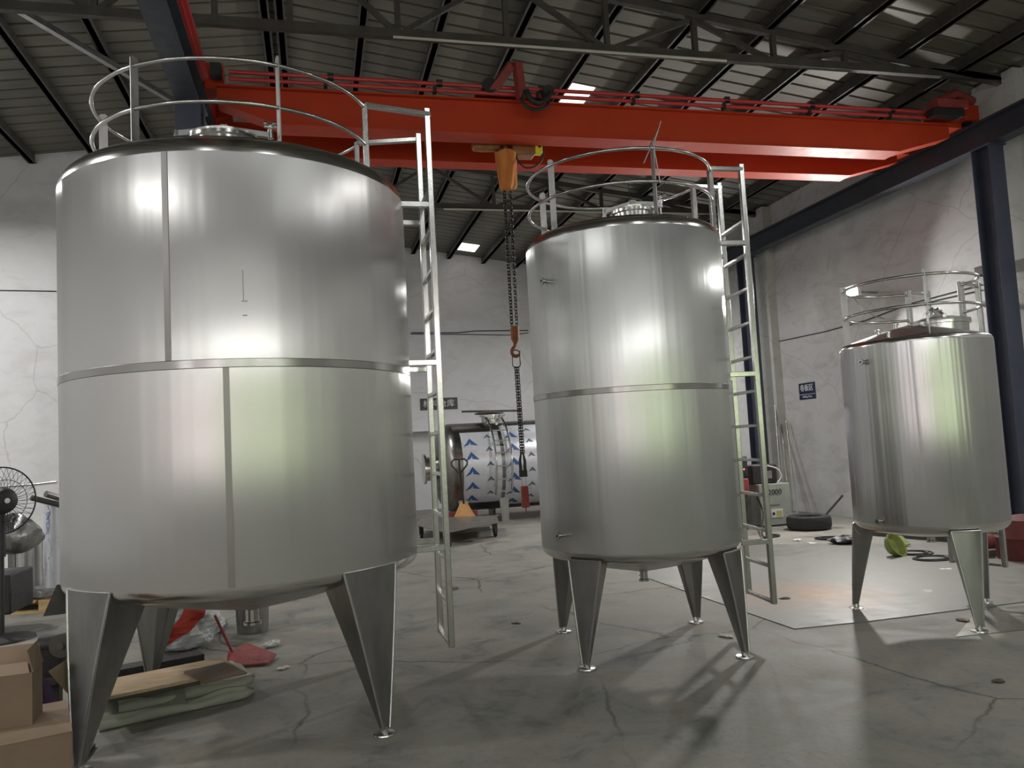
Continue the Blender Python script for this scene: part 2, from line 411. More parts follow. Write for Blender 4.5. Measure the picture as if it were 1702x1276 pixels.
# ================================================================== STRUCTURE
b_ = MB(); b_.quad((XL, YF, 0), (XR, YF, 0), (XR, YB, 0), (XL, YB, 0)); struct(b_.build('floor', M['floor'], fixn=False))
def wallbox(name, lo, hi, m_): return struct(MB().box(lo, hi).build(name, m_))
# right wall in one sheet, back wall with gable top
b_ = MB(); b_.prism([(XR, YF, 0), (XR, YB, 0), (XR, YB, roofz(XR) + .02), (XR, YF, roofz(XR) + .02)], (.24, 0, 0)); struct(b_.build('wall_right', M['wall_r']))
b_ = MB(); b_.prism([(XL - .2, YF, 0), (XL - .2, YBL, 0), (XL - .2, YBL, roofz(XL) + .02), (XL - .2, YF, roofz(XL) + .02)], (.2, 0, 0)); struct(b_.build('wall_left', M['wall_b']))
def gable(name, y, x0, x1, m_, dy=.24, holes=()):
    xs = [x0] + ([RX] if x0 < RX < x1 else []) + [x1]
    poly = [(x0, y, 0), (x1, y, 0)] + [(x, y, roofz(x) + .02) for x in xs[::-1]]
    return struct(MB().prism(poly, (0, dy, 0)).build(name, m_))
gable('wall_back', YB, -1.3, XR + .2, M['wall_b'])
gable('wall_back_left', YBL, XL - .2, -1.3, M['wall_b'])
b_ = MB(); b_.prism([(-1.3, YBL, 0), (-1.3, YB + .2, 0), (-1.3, YB + .2, roofz(-1.3)), (-1.3, YBL, roofz(-1.3))], (.2, 0, 0)); struct(b_.build('wall_return', M['wall_b']))
# front wall behind the camera: piers and lintel round five window openings
FW = [(-8.2, -6.4, 'win_white'), (-4.9, -3.3, 'win_white'), (-1.9, -.9, 'win_green'), (.6, 1.9, 'win_green'), (3.2, 4.2, 'win_green'), (5.4, 7.4, 'win_green')]
b_ = MB(); xs = [XL - .2] + [q for w_ in FW for q in w_[:2]] + [XR + .2]
for i in range(0, len(xs), 2): b_.box((xs[i], YF - .24, 0), (xs[i + 1], YF, 5.6))
for (a, c_, k) in FW: b_.box((a, YF - .24, 0), (c_, YF, 1.1)); b_.box((a, YF - .24, 3.3), (c_, YF, 5.6))
b_.prism([(XL - .2, YF, 5.6), (XR + .2, YF, 5.6), (XR + .2, YF, roofz(XR)), (RX, YF, RZ), (XL - .2, YF, roofz(XL))], (0, -.24, 0))
struct(b_.build('wall_front', M['wall_r']))
# glowing fill strips added above the unseen front windows to light the tanks
FILL_STRIPS = [(-8.6, -5.0), (-4.6, -1.0), (-.6, 3.0), (3.4, 7.0)]
for i, (a, c_) in enumerate(FILL_STRIPS):
    p = MB().box((a, YF + .01, 4.1), (c_, YF + .02, 5.4)).build('window_%d' % (i + 9), M['clere']); struct(p)
    f = MB()
    for x in (a + .03, (a + c_) / 2, c_ - .03): f.box((x - .03, YF + .02, 4.1), (x + .03, YF + .06, 5.4))
    f.build('window_frame', M['darksteel'], p)
for i, (a, c_, k) in enumerate(FW):
    p = MB().box((a, YF - .16, 1.1), (c_, YF - .14, 3.3)).build('window_%d' % (i + 3), M[k]); struct(p)
    f = MB()
    for x in (a + .03, (a + c_) / 2, c_ - .03): f.box((x - .03, YF - .13, 1.1), (x + .03, YF - .07, 3.3))
    for z in (1.13, 2.4, 3.27): f.box((a, YF - .13, z - .03), (c_, YF - .07, z + .03))
    f.build('window_frame', M['darksteel'], p)
# roof: ribbed sheets, ribs running down each slope
def roof(name, xa, xb):
    b_ = MB(); prof = []; y = YF - .2
    while y < YB + .3:
        prof += [(y, 0), (y + .215, 0), (y + .228, .028), (y + .252, .028)]; y += .265
    for i in range(len(prof) - 1):
        (y0, h0), (y1, h1) = prof[i], prof[i + 1]
        b_.quad((xa, y0, roofz(xa) + h0), (xb, y0, roofz(xb) + h0), (xb, y1, roofz(xb) + h1), (xa, y1, roofz(xa) + h1))
    return struct(b_.build(name, M['roof'], weld=True))
roof('ceiling_right', RX, XR + .3); roof('ceiling_left', XL - .3, RX)
b_ = MB(); b_.box((XL - .4, YF - .4, RZ + .25), (XR + .5, YB + .5, RZ + .3)); struct(b_.build('ceiling_cover', M['darksteel']))
# translucent skylight sheets let into the roof
for i, (x0, x1, y0, y1) in enumerate([(3.5, 3.92, 10.02, 10.62), (3.52, 4.02, 18.55, 19.2)]):
    z0, z1 = roofz(x0) - .012, roofz(x1) - .012
    struct(MB().prism([(x0, y0, z0), (x1, y0, z1), (x1, y1, z1), (x0, y1, z0)], (0, 0, .008)).build('window_%d' % (i + 1), M['skylight']))
# glowing roof sheets added behind the camera as soft overhead fill
for i, (x0, x1, y0, y1) in enumerate([(-6.9, -6.15, -5.8, -.6), (-2.3, -1.55, -5.8, -.6), (1.7, 2.45, -5.8, -.6), (5.25, 5.95, -5.8, -.6)]):
    z0, z1 = roofz(x0) - .012, roofz(x1) - .012
    struct(MB().prism([(x0, y0, z0), (x1, y0, z1), (x1, y1, z1), (x0, y1, z0)], (0, 0, .008)).build('window_%d' % (i + 13), M['clere2']))
# pilasters on the right wall, one per frame
for i, y in enumerate((-3.6, 2.05, 7.55, 13.15)):
    struct(MB().box((XR - .16, y, 0), (XR, y + .62, roofz(XR) - .02)).build('trim_%d' % (i + 1), M['pilaster']))
struct(MB().box((XR - .05, 18.4, 0), (XR, 19.68, roofz(XR) - .02)).build('trim_5', M['pilaster']))

# ================================================================== ROOF STEEL
PX = [7.72, 6.88, 6.03, 5.17, 4.33, 3.44, 2.54, 1.62, .72]
names = ['near the right eave', 'second up from the right eave', 'third up from the right eave', 'fourth up from the right eave', 'fifth up from the right eave, beside the skylights',
         'sixth up from the eave', 'seventh up from the eave', 'second down from the ridge on the right slope', 'first down from the ridge on the right slope']
def purlin(x, y0, y1, label):
    z = roofz(x) - .075
    o = MB().box((-.035, y0, -.07), (.035, y1, .07)).box((-.06, y0, -.07), (.06, y1, -.062)).build('roof_purlin', M['darksteel'])
    o.location = (x, 0, z); tag(o, label, 'roof beam', 'roof purlins')
for x, nm in zip(PX, names): purlin(x, YF, YB, 'dark steel purlin under the sheet roof, ' + nm)
purlin(-.24, YF, YB, 'dark steel ridge purlin, right one of the pair at the roof ridge')
purlin(-.42, YF, YB, 'dark steel ridge purlin, left one of the pair at the roof ridge')
for x, nm in ((-1.45, 'first down from the ridge'), (-2.35, 'second down from the ridge'), (-3.25, 'third down from the ridge'), (-4.15, 'fourth down from the ridge'), (-5.1, 'fifth down from the ridge'), (-6.05, 'sixth down from the ridge')):
    purlin(x, YF, YBL, 'dark steel purlin on the left roof slope, ' + nm)

def truss(y, label, xmin=XL + .05):
    zb = 5.68; t_ = thing('roof_truss', label, 'roof truss', (0, y, zb), group='roof trusses')
    x0, x1 = xmin, XR - .05
    MB().bar((x0, 0, 0), (x1, 0, 0), .07, .09).build('bottom_chord', M['darksteel'], t_)
    tp = MB()
    tp.bar((RX, 0, RZ - zb - .19), (x1, 0, roofz(x1) - zb - .19 + .06), .07, .09)
    tp.bar((x0, 0, roofz(x0) - zb - .19), (RX, 0, RZ - zb - .19), .07, .09); tp.build('top_chord', M['darksteel'], t_)
    xsn = [-.1, .95, 2.08, 3.2, 4.24, 5.22, 6.15, 7.1]
    allx = [2 * RX - q - .2 for q in xsn[::-1]] + xsn
    allx = [q for q in allx if q > x0 + .3]
    for q in allx:
        h = roofz(q) - zb - .2
        if h > .1: MB().bar((q, 0, 0), (q, 0, h), .055, .055).build('vertical', M['darksteel'], t_)
    for i in range(len(xsn) - 1):
        a, c_ = xsn[i], xsn[i + 1]
        ha, hc = (roofz(a) - zb - .2, 0) if i % 2 == 0 else (0, roofz(c_) - zb - .2)
        MB().bar((a, .01, ha), (c_, .01, hc), .05, .05).build('diagonal', M['darksteel'], t_)
        a2, c2 = 2 * RX - a - .2, 2 * RX - c_ - .2
        if c2 > x0: MB().bar((a2, .01, ha), (c2, .01, hc), .05, .05).build('diagonal', M['darksteel'], t_)
    return t_
truss(7.75, 'dark steel roof truss spanning above the near red crane girder')
truss(13.4, 'dark steel roof truss behind the crane, above the hanging chain', -1.0)
# roof brace on the left slope
a, c_ = V((-2.86, 9.2, roofz(-2.86) - .2)), V((-1.75, 11.6, roofz(-1.75) - .2))
tag(MB().bar(a + (a - c_) * .5, c_ + (c_ - a) * .35, .07, .07).build('roof_brace', M['galv']), 'pale grey angle brace crossing the purlins of the left roof slope', 'roof brace')
# conduits clipped under the trusses
def conduit(a, b, r, label):
    o = MB().cyl(a, b, r, 8).build('conduit', M['conduit']); tag(o, label, 'conduit')
    return o
a = atY(653, 47, 7.68); c_ = atY(1207, 96, 7.68)
conduit((a.x, 7.68, 5.615), (c_.x, 7.68, 5.615), .014, 'long pale conduit under the near roof truss')
a = atY(738, 354, 13.33); c_ = atY(1015, 361, 13.33)
conduit((a.x, 13.33, 5.61), (c_.x, 13.33, 5.61), .016, 'pale conduit under the far roof truss behind the chain')

# ================================================================== CRANE RUNWAYS
def runway(x, y0, y1, label, rail=True):
    t_ = thing('crane_runway', label, 'crane runway', (x, 0, 4.78))
    b_ = MB()
    b_.box((-.1, y0, 0), (.1, y1, .02)); b_.box((-.1, y0, .29), (.1, y1, .31)); b_.box((-.012, y0, .02), (.012, y1, .29))
    b_.build('beam', M['bluegrey'], t_)
    MB().box((-.025, y0, .31), (.025, y1, .35)).build('rail', M['dullred'], t_)
    return t_
runway(8.02, YF + .02, YB - .02, 'long blue-grey crane runway beam along the right wall')
runway(-1.03, YF + .02, YBL - .02, 'blue-grey crane runway beam passing over the large left tank')
def col_(x, y, label):
    t_ = thing('steel_column', label, 'column', (x, y, 0), group='crane columns')
    b_ = MB(); b_.box((-.11, -.13, .02), (.11, -.116, 4.76)); b_.box((-.11, .116, .02), (.11, .13, 4.76)); b_.box((-.009, -.12, .02), (.009, .12, 4.76))
    b_.build('shaft', M['column'], t_)
    MB().box((-.19, -.2, 0), (.19, .2, .022)).build('base_plate', M['column'], t_)
    MB().box((-.14, -.15, 4.76), (.14, .15, 4.78)).build('cap_plate', M['column'], t_)
    return t_
MB().box((.115, YF + .1, .32), (.165, 7.75, .37)).box((.06, YF + .1, .30), (.13, 7.75, .32)).build('conductor_bar', M['red_pipe'], [o for o in COL.objects if o.name.startswith('crane_runway')][-1])
col_(8.02, 7.72, 'blue-grey steel column at the right edge, beside the smallest tank')
col_(8.02, 13.35, 'blue-grey steel column seen behind the ladder of the middle tank')
col_(-1.03, 7.66, 'blue-grey steel column rising behind the large left tank')

# ================================================================== BRIDGE CRANE
cr = thing('bridge_crane', 'red double-girder bridge crane spanning the hall above the tanks', 'crane', (0, 8.5, 5.13))
def girder(y0, y1, near):
    b_ = MB(); z0, z1 = (-.355 if near else -.335), -.015; xl, xr = -.82, 7.72
    poly = [(xl, y0, z1), (xl, y0, z0 + .2), (xl + .55, y0, z0), (xr - .75, y0, z0), (xr, y0, z0 + .2), (xr, y0, z1)]
    b_.prism(poly, (0, y1 - y0, 0))
    b_.box((xl, y0 - .05, z1), (xr, y1 + .05, z1 + .018))
    b_.box((xl + .56, y0 - .03, z0 - .014), (xr - .76, y1 + .03, z0))
    g_ = b_.build('girder', M['red'], cr)
    yy = y0 - .06
    for z in (.055, .125): MB().tube([(xl + .12, yy, z), (xr - .3, yy, z)], .022, 8).build('handrail_pipe', M['red_pipe'], g_)
    k = 0; x = .2
    while x < 7.4:
        if near: MB().box((x, yy - .03, .02), (x + .035, yy + .03, .085)).box((x + .04, yy - .02, .1), (x + .1, yy + .02, .165)).build('pipe_clip', M['black'], g_)
        x += 1.1
girder(-.55, -.33, True); girder(.36, .54, False)
for x, nm in ((8.02, 0), (-1.03, 1)):
    b_ = MB(); b_.box((x - .11, -.62, .055), (x + .11, 1.3, .25)); b_.box((x - .22, -.6, -.1), (x + .22, -.28, .055)) if False else None
    e_ = b_.build('end_truck', M['red'], cr, bevel=.01)
    for y in (-.5, 1.12): MB().cyl((x - .05, y, .062 + .045), (x + .05, y, .062 + .045), .088, 20).build('wheel', M['black'], e_)
for y in (-.44, .45):   # girder end brackets down onto the trucks
    MB().box((7.55, y - .1, -.02), (7.92, y + .1, .24)).build('end_bracket', M['red'], cr)
    MB().box((-.93, y - .1, -.02), (-.76, y + .1, .24)).build('end_bracket', M['red'], cr)
MB().box((7.35, -.8, .12), (7.8, -.62, .22)).tube([(7.4, -.71, .2), (7.7, -.71, .33), (8.05, -.6, .3)], .06, 10).build('buffer_motor', M['dullred'], cr)
MB().box((7.3, -.78, .02), (7.75, -.66, .11)).build('current_collector', M['black'], cr)
MB().box((-.86, -.72, .04), (-.76, -.6, .16)).build('control_box', M['black'], cr)
# trolley and hoist between the girders
h = thing('chain_hoist', 'electric chain hoist with an orange chain bag hung between the red girders', 'hoist', (2.2, 8.45, 4.85))
MB().box((-.42, -.5, .33), (.42, .62, .39)).build('trolley_frame', M['dullred'], h)
for sx in (-.3, .3):
    for sy in (-.42, .5): MB().cyl((sx, sy - .03, .355), (sx, sy + .03, .355), .055, 16).build('trolley_wheel', M['black'], h)
MB().tube([(-.42, -.1, -.06), (-.40, -.1, -.06), (-.3, -.1, -.06), (-.12, -.1, -.05)], [.035, .06, .065, .065], 16).build('motor_end', M['brass'], h)
MB().cyl((-.14, -.1, 0), (.1, -.1, 0), .085, 20).box((-.1, -.15, .05), (.1, -.05, .34)).build('hoist_body', M['dullred'], h)
MB().box((.02, -.2, -.17), (.28, 0, .03)).build('gearbox', M['brass'], h, bevel=.02)
MB().box((.27, -.23, -.16), (.35, -.13, .05)).build('limit_switch', M['yellow'], h, bevel=.008)
MB().box((.3, -.236, -.10), (.335, -.23, -.01)).build('switch_cover', M['black'], h)
MB().box((-.075, -.16, -.2), (-.035, -.13, 0)).build('bag_hanger', M['brass'], h)
MB().tube(smooth([(.1, -.18, -.06), (.06, -.18, -.2), (.14, -.18, -.31), (.26, -.18, -.3), (.36, -.18, -.2), (.38, -.18, -.02), (.36, -.15, .1)]), .010, 8).build('cable_loop', M['cable'], h)
# bag: a sagging open cloth bucket
def bagp(u, v):
    a = 2 * pi * u; r = (.125 - .035 * v + .012 * sin(5 * a + 3 * v) * (.3 + v)) * (1 if v < .93 else .8)
    return (-.05 + r * cos(a) * 1.0, -.14 + r * sin(a) * .8, -.14 - .42 * v + (.012 * sin(3 * a) if v < .1 else 0))
b_ = MB().grid(bagp, 36, 12); ring = [bagp(i / 36, 1) for i in range(36)]
b_._f([b_.bm.verts.new(V(p)) for p in ring]); b_.build('chain_bag', M['orange'], h, weld=True)
# square red bracket with cable drum standing over the near girder
MB().tube([(-.28, -.55, .36), (-.08, -.68, .60), (-.02, -.70, .60), (.0, -.72, .22)], .06, 4).build('cable_mast', M['dullred'], h)
MB().cyl((.3, -.72, .33), (.3, -.62, .33), .06, 18).build('pulley', M['black'], h)
MB().cyl((-.3, -.6, .41), (-.3, -.5, .41), .08, 18).build('pulley', M['black'], h)
MB().tube(smooth([(.02, -.74, .3), (.0, -.76, .16), (.12, -.77, .09), (.26, -.76, .14), (.3, -.72, .28)]), .018, 8).tube(smooth([(.05, -.75, .3), (.08, -.77, .2), (.16, -.77, .16), (.24, -.76, .2), (.32, -.72, .3)]), .03, 8).build('cable_bundle', M['cable'], h)

def link(b_, c, ln, wd, r, d, side):
    """one oval chain link centred at c, long axis d, flat axis side"""
    d = V(d).normalized(); side = (V(side) - d * V(side).dot(d)).normalized(); pts = []
    hl = ln / 2 - wd / 2
    for k in range(10):
        a = pi * k / 4.5
        x = cos(a) * wd / 2; y = sin(a) * wd / 2
        pts.append(V(c) + side * x + d * (y + (hl if k < 5 else -hl)))
    pts = pts[:10]; b_.tube(pts, r, 5, closed=True)
def chain(b_, a, c_, ln=.036, wd=.024, r=.0042):
    a, c_ = V(a), V(c_); d = (c_ - a); L = d.length; d.normalize(); step = ln * .72; n = int(L / step)
    s1 = V((.8, .6, 0)); s2 = V((-.6, .8, 0))
    for i in range(n): link(b_, a + d * (step * (i + .5)), ln, wd, r, d, s1 if i % 2 else s2)
hx, hy = 2.155, 8.36
top = (hx - .0, hy, 4.33)
for sx in (-1, 1):
    lc = MB(); chain(lc, (hx + sx * .035, hy, 4.36), (hx + sx * .028, hy, 2.76), .05, .036, .0065)
    lc = lc.build('load_chain', M['chain'], h); lc.matrix_parent_inverse = Matrix.Translation(V(h.location)).inverted()
hb = MB().tube([(hx, hy, 2.78), (hx, hy, 2.75), (hx, hy, 2.64), (hx, hy, 2.59)], [.035, .05, .045, .02], 14).build('hook_block', M['hookrust'], h)
hb.matrix_parent_inverse = lc.matrix_parent_inverse
hk = [(hx, hy, 2.60), (hx - .01, hy, 2.56)] + [(hx + .045 * cos(a), hy, 2.50 + .05 * sin(a)) for a in [radians(q) for q in range(130, 375, 20)]]
hk = MB().tube(hk, [.018, .018] + [.02] * 9 + [.015, .01, .006, .005][:len(hk) - 11], 10).build('hook', M['hookrust'], h); hk.matrix_parent_inverse = lc.matrix_parent_inverse
sl = thing('chain_sling', 'thin dark chain sling hanging from the crane hook by a steel ring', 'chain', (hx, hy, 2.45))
b_ = MB(); link(b_, (0, 0, -.03), .2, .085, .0075, (0, 0, 1), (.97, -.24, 0)); b_.build('master_ring', M['chain'], sl)
b_ = MB(); chain(b_, (-.012, 0, -.12), (.0, 0, -1.06), .042, .03, .0055); chain(b_, (.016, .01, -.12), (.026, .01, -1.06), .042, .03, .0055); b_.build('chain', M['chain'], sl)
MB().tube([(-.002, 0, -1.04), (-.02, 0, -1.14), (-.014, 0, -1.27)], [.008, .016, .02], 8).tube([(.016, 0, -1.04), (.034, 0, -1.14), (.03, 0, -1.27)], [.008, .016, .02], 8).box((-.034, -.02, -1.31), (.05, .02, -1.24)).build('grab_hook', M['black'], sl)
MB().cyl((-.01, 0, -1.3), (-.005, 0, -1.42), .003, 6).cyl((.03, 0, -1.3), (.033, 0, -1.42), .003, 6).build('wire', M['galv'], sl)
MB().box((-.025, -.02, -1.64), (.055, .02, -1.41)).box((.012, -.006, -1.71), (.026, .006, -1.64)).build('plate_clamp', M['dullred'], sl, bevel=.005)

# ================================================================== TANKS
def arc(cx_, cz, r, a0, a1, n=7):
    return [(cx_ + r * cos(radians(a0 + (a1 - a0) * i / n)), cz + r * sin(radians(a0 + (a1 - a0) * i / n))) for i in range(n + 1)]
def pol(r, a, z): return V((r * cos(radians(a)), r * sin(radians(a)), z))

def tank(label, c, R, zb, zt, kn, ztip, zapex, shell_m, legs, leg_w, leg_d, foot_r, leg_top, kb=.07, seg=128):
    t_ = thing('storage_tank', label, 'tank', (c[0], c[1], 0))
    MB().lathe([(R, zb), (R, zt)], seg).build('shell', shell_m, t_)
    # heads: knuckle torus then shallow cone
    up = arc(R - kn, zt, kn, 0, 76)
    b_ = MB().lathe([(R, zt)] + up[1:], seg); b_.mi = 1
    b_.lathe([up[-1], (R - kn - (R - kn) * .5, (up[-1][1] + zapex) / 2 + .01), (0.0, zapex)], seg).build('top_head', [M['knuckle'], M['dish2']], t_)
    dn = arc(R - kb, zb, kb, 0, -72)
    MB().lathe([(R, zb)] + dn[1:], seg).build('bottom_knuckle', M['knuckle'], t_)
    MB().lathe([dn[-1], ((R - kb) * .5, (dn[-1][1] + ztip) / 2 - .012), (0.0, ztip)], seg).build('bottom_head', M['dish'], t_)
    # legs: tapered folded plate with two converging flanges
    for a in legs:
        ar = V((cos(radians(a)), sin(radians(a)), 0)); at_ = V((-ar.y, ar.x, 0)); n = 8
        b_ = MB(); rows = []; zl = .035
        for i in range(n + 1):
            q = i / n; z = leg_top + (zl - leg_top) * q
            wd = leg_w + (.05 - leg_w) * q; dp = leg_d + (.04 - leg_d) * q
            row = []
            sag = (R + .006) - math.sqrt(max((R + .006) ** 2 - (wd / 2) ** 2, 0))
            rc = (R + .006) + (foot_r + .02 - R - .006) * q
            for j in range(-3, 4):
                s_ = j / 3
                row.append(ar * (rc - sag * s_ * s_ * (1 - q) ** .5) + at_ * (s_ * wd / 2) + V((0, 0, z)))
            dl = radians(14)
            L_ = row[0] + (-ar * cos(dl) + at_ * sin(dl)) * dp; R_ = row[-1] + (-ar * cos(dl) - at_ * sin(dl)) * dp
            rows.append([L_] + row + [R_])
        vs = [[b_.bm.verts.new(p) for p in r_] for r_ in rows]
        for i in range(n):
            for j in range(len(vs[0]) - 1): b_._f([vs[i][j], vs[i][j + 1], vs[i + 1][j + 1], vs[i + 1][j]])
        lg = b_.build('leg', M['leg'], t_, solid=.006)
        # rounded bead along both folds and the top edge
        bd = MB()
        for j in (1, 7): bd.tube([r_[j] for r_ in rows], .007, 6)
        bd.tube([p for p in rows[0][1:8]], .006, 6); bd.build('edge_weld', M['leg'], lg)
        f = ar * foot_r
        MB().lathe([(0, .0), (.058, 0), (.06, .004), (.058, .011), (.024, .015), (.02, .045), (0, .045)], 28, f).build('foot_pad', M['tube'], lg)
    return t_
def ring(t_, R, z, a0, a1, r=.0115, name='guard_rail'):
    n = int(abs(a1 - a0) / 4); pts = [pol(R, a0 + (a1 - a0) * i / n, z) for i in range(n + 1)]
    MB().tube(pts, r, 10).build(name, M['tube'], t_)
def post(t_, R, a, z0, z1):
    d = V((cos(radians(a)), sin(radians(a)), 0)); tt = V((-d.y, d.x, 0))
    lo, hi = d * (R - .03), d * (R + .022)
    b_ = MB(); poly = [lo + V((0, 0, z0)), hi + V((0, 0, z0)), hi + V((0, 0, z1 - .012)), hi - d * .012 + V((0, 0, z1)), lo + d * .012 + V((0, 0, z1)), lo + V((0, 0, z1 - .012))]
    b_.prism([p - tt * .003 for p in poly], tt * .006); b_.build('rail_post', M['flat'], t_)
def sqpost(t_, p, z0, z1, w=.036):
    MB().bar((p[0], p[1], z0), (p[0], p[1], z1), w, w, V((0, 1, 0))).build('rail_post', M['tube'], t_, bevel=.003)
def ladder(t_, ang, dist, hw, z0, z1, rungs, stand, R, posts, zr):
    """posts: local xy of the two tube posts on the tank top; bars at height zr join them to the stringers"""
    d = V((cos(radians(ang)), sin(radians(ang)), 0)); n = V((d.y, -d.x, 0)); cN = d * dist + n * hw; cF = d * dist - n * hw
    for cc in (cN, cF):
        MB().bar(cc + V((0, 0, z0)), cc + V((0, 0, z1)), .038, .038, d).build('ladder_rail', M['tube'], t_, bevel=.004)
    for z in rungs: MB().bar(cN + V((0, 0, z)) - n * .02, cF + V((0, 0, z)) + n * .02, .034, .022).build('rung', M['tube'], t_, bevel=.003)
    for z in stand:
        for cc in (cN, cF):
            off = cc.dot(n); rr = math.sqrt(R * R - off * off) - .01
            MB().bar(n * off + d * rr + V((0, 0, z)), cc + V((0, 0, z)), .036, .036).build('ladder_bracket', M['tube'], t_, bevel=.003)
    for cc, p in zip((cN, cF), posts):
        MB().bar(V((p[0], p[1], zr)), cc + V((0, 0, zr)) + d * .019, .036, .03).build('handrail', M['tube'], t_, bevel=.003)
def hatch(t_, x, y, z0, r, h, rot, bar=.27, dome=.05, tilt=None):
    c = V((x, y, 0)); mh = MB().lathe([(r, z0 - .08), (r, z0 + h - .02), (r + .018, z0 + h - .02), (r + .018, z0 + h), (r - .006, z0 + h)], 48, c).build('manhole', M['tube'], t_)
    MB().lathe([(r + .016, z0 + h), (r + .018, z0 + h + .014), (r - .01, z0 + h + .02), (r * .6, z0 + h + dome * .8), (0, z0 + h + dome)], 48, c).build('lid', M['tube'], mh)
    d = V((cos(radians(rot)), sin(radians(rot)), 0)); zt = z0 + h + dome + .02
    ka = c + d * -bar + V((0, 0, zt - .045)); kb = c + V((0, 0, zt + .01)); kc = c + d * bar + V((0, 0, zt - .01))
    MB().bar(ka, kb, .03, .038).bar(kb, kc, .03, .038).box((kb.x - .022, kb.y - .022, zt - .05), (kb.x + .022, kb.y + .022, zt + .035)).build('clamp_bar', M['flat'], mh, bevel=.003)
    MB().bar(c + d * -bar + V((0, 0, z0 + .02)), c + d * -bar + V((0, 0, zt - .02)), .03, .03, d).bar(c - d * (r - .02) + V((0, 0, z0 + h * .5)), c - d * (bar) + V((0, 0, z0 + h * .5)), .03, .03).build('hinge', M['tube'], mh, bevel=.003)
    e = c + d * bar
    hw = MB().cyl(e + V((0, 0, z0 + .0)), e + V((0, 0, zt + .05)), .008, 10).cyl(e + V((0, 0, zt - .03)), e + V((0, 0, zt + .025)), .02, 12)
    for k in range(4):
        a = pi / 4 + k * pi / 2; hw.cyl(e + V((0, 0, zt + .055)), e + V((.035 * cos(a), .035 * sin(a), zt + .06)), .009, 8)
        hw.lathe([(0, -.014), (.01, -.01), (.014, 0), (.01, .01), (0, .014)], 10, e + V((.036 * cos(a), .036 * sin(a), zt + .062)))
    hw.lathe([(0, -.02), (.014, -.014), (.018, 0), (.014, .014), (0, .02)], 12, e + V((0, 0, zt + .055))); hw.build('handwheel', M['tube'], mh)
    return mh
def nozzle(t_, R, a, z, r=.012, ln=.05, name='side_port'):
    d = V((cos(radians(a)), sin(radians(a)), 0)); q = Quaternion((0, 1, 0), pi / 2).to_matrix(); rz = Matrix.Rotation(radians(a), 3, 'Z')
    MB().lathe([(0, -.01), (r, -.01), (r, ln - .008), (r * 2, ln - .004), (r * 2, ln + .006), (r * .7, ln + .006), (r * .7, ln - .02), (0, ln - .02)], 20, pol(R, a, z), rz @ q).build(name, M['tube'], t_)
def outlet(t_, x, y, z, r, h):
    MB().lathe([(r, z + .06), (r, z - h + .012), (r * 1.35, z - h + .008), (r * 1.35, z - h - .006), (r * .8, z - h - .006), (r * .8, z)], 28, (x, y, 0)).build('outlet', M['tube'], t_)
def seam(t_, R, a, z0, z1, w=.02):
    MB().lathe([(R + .003, z0), (R + .003, z1)], 4, ang=(radians(a) - w / R / 2, radians(a) + w / R / 2)).build('weld_seam', M['weld'], t_)
def band(t_, R, z0, z1):
    MB().lathe([(R, z0), (R + .004, z0 + .003), (R + .004, z1 - .003), (R, z1)], 128).build('girth_band', M['band'], t_)

# --- large left tank
c1 = (-.408, 5.184); R1 = 1.016
T1 = tank('largest stainless steel tank, at the left, on four tapered legs', c1, R1, .872, 3.065, .115, .575, 3.42, M['steel1'], (-47.6, -137.2, 132.8, 42.4), .40, .29, 1.054, .872)
band(T1, R1, 1.955, 2.0); seam(T1, R1, -106.3, 2.0, 3.065, .03); seam(T1, R1, -90.7, .872, 1.955, .03)
seam(T1, R1, 60, 2.0, 3.065); seam(T1, R1, 100, .872, 1.955)
Rr = .83
for z in (3.645, 3.405): ring(T1, Rr, z, -21, -336)
for a in (-125.3, -70.7, 171.5, 75): post(T1, Rr, a, 3.15, 3.70)
pN, pF = pol(Rr, -21, 0), pol(Rr, 24, 0)
for p in (pN, pF): sqpost(T1, p, 3.13, 3.665)
ladder(T1, .5, 1.18, .21, .27, 3.70, [.285 + .262 * k for k in range(12)], (.88, 2.04, 3.06), R1, (pN, pF), 3.66)
hatch(T1, -.085, -.02, 3.40, .2, .10, 6, .28, .05)
outlet(T1, 0.0, 0.0, .585, .04, .085)
MB().lathe([(R1 + .002, 2.29), (R1 + .002, 2.45)], 2, ang=(radians(-85.6), radians(-85.4))).lathe([(R1 + .002, 2.287), (R1 + .002, 2.292)], 4, ang=(radians(-86), radians(-84.4))).lathe([(R1 + .002, 2.215), (R1 + .002, 2.22)], 4, ang=(radians(-85.8), radians(-84.6))).build('film_scratch', M['weld'], T1)
# --- middle tank
c2 = (2.294, 5.535); R2 = .725
T2 = tank('tall middle stainless steel tank on four tapered legs', c2, R2, .745, 2.915, .085, .515, 3.15, M['steel2'], (-54.4, -144.4, 125.6, 35.6), .262, .16, .755, .70)
band(T2, R2, 1.80, 1.84); seam(T2, R2, 10, 1.84, 2.915); seam(T2, R2, 70, .70, 1.8)
Rr = .685
for z in (3.445, 3.215): ring(T2, Rr, z, -26, -350)
for a in (-157, -90.2, 134): post(T2, .66, a, 2.95, 3.50)
pN, pF = pol(Rr, -26, 0), pol(Rr, 8, 0)
for p in (pN, pF): sqpost(T2, p, 2.95, 3.465)
ladder(T2, -6, .90, .21, .25, 3.50, [.265 + .255 * k for k in range(12)], (.70, 1.92, 2.90), R2, (pN, pF), 3.46)
hatch(T2, .10, -.02, 3.10, .155, .10, -14, .215, .04)
nozzle(T2, R2, 201, 2.62); nozzle(T2, R2, 202, .86)
outlet(T2, .01, .0, .525, .028, .07)
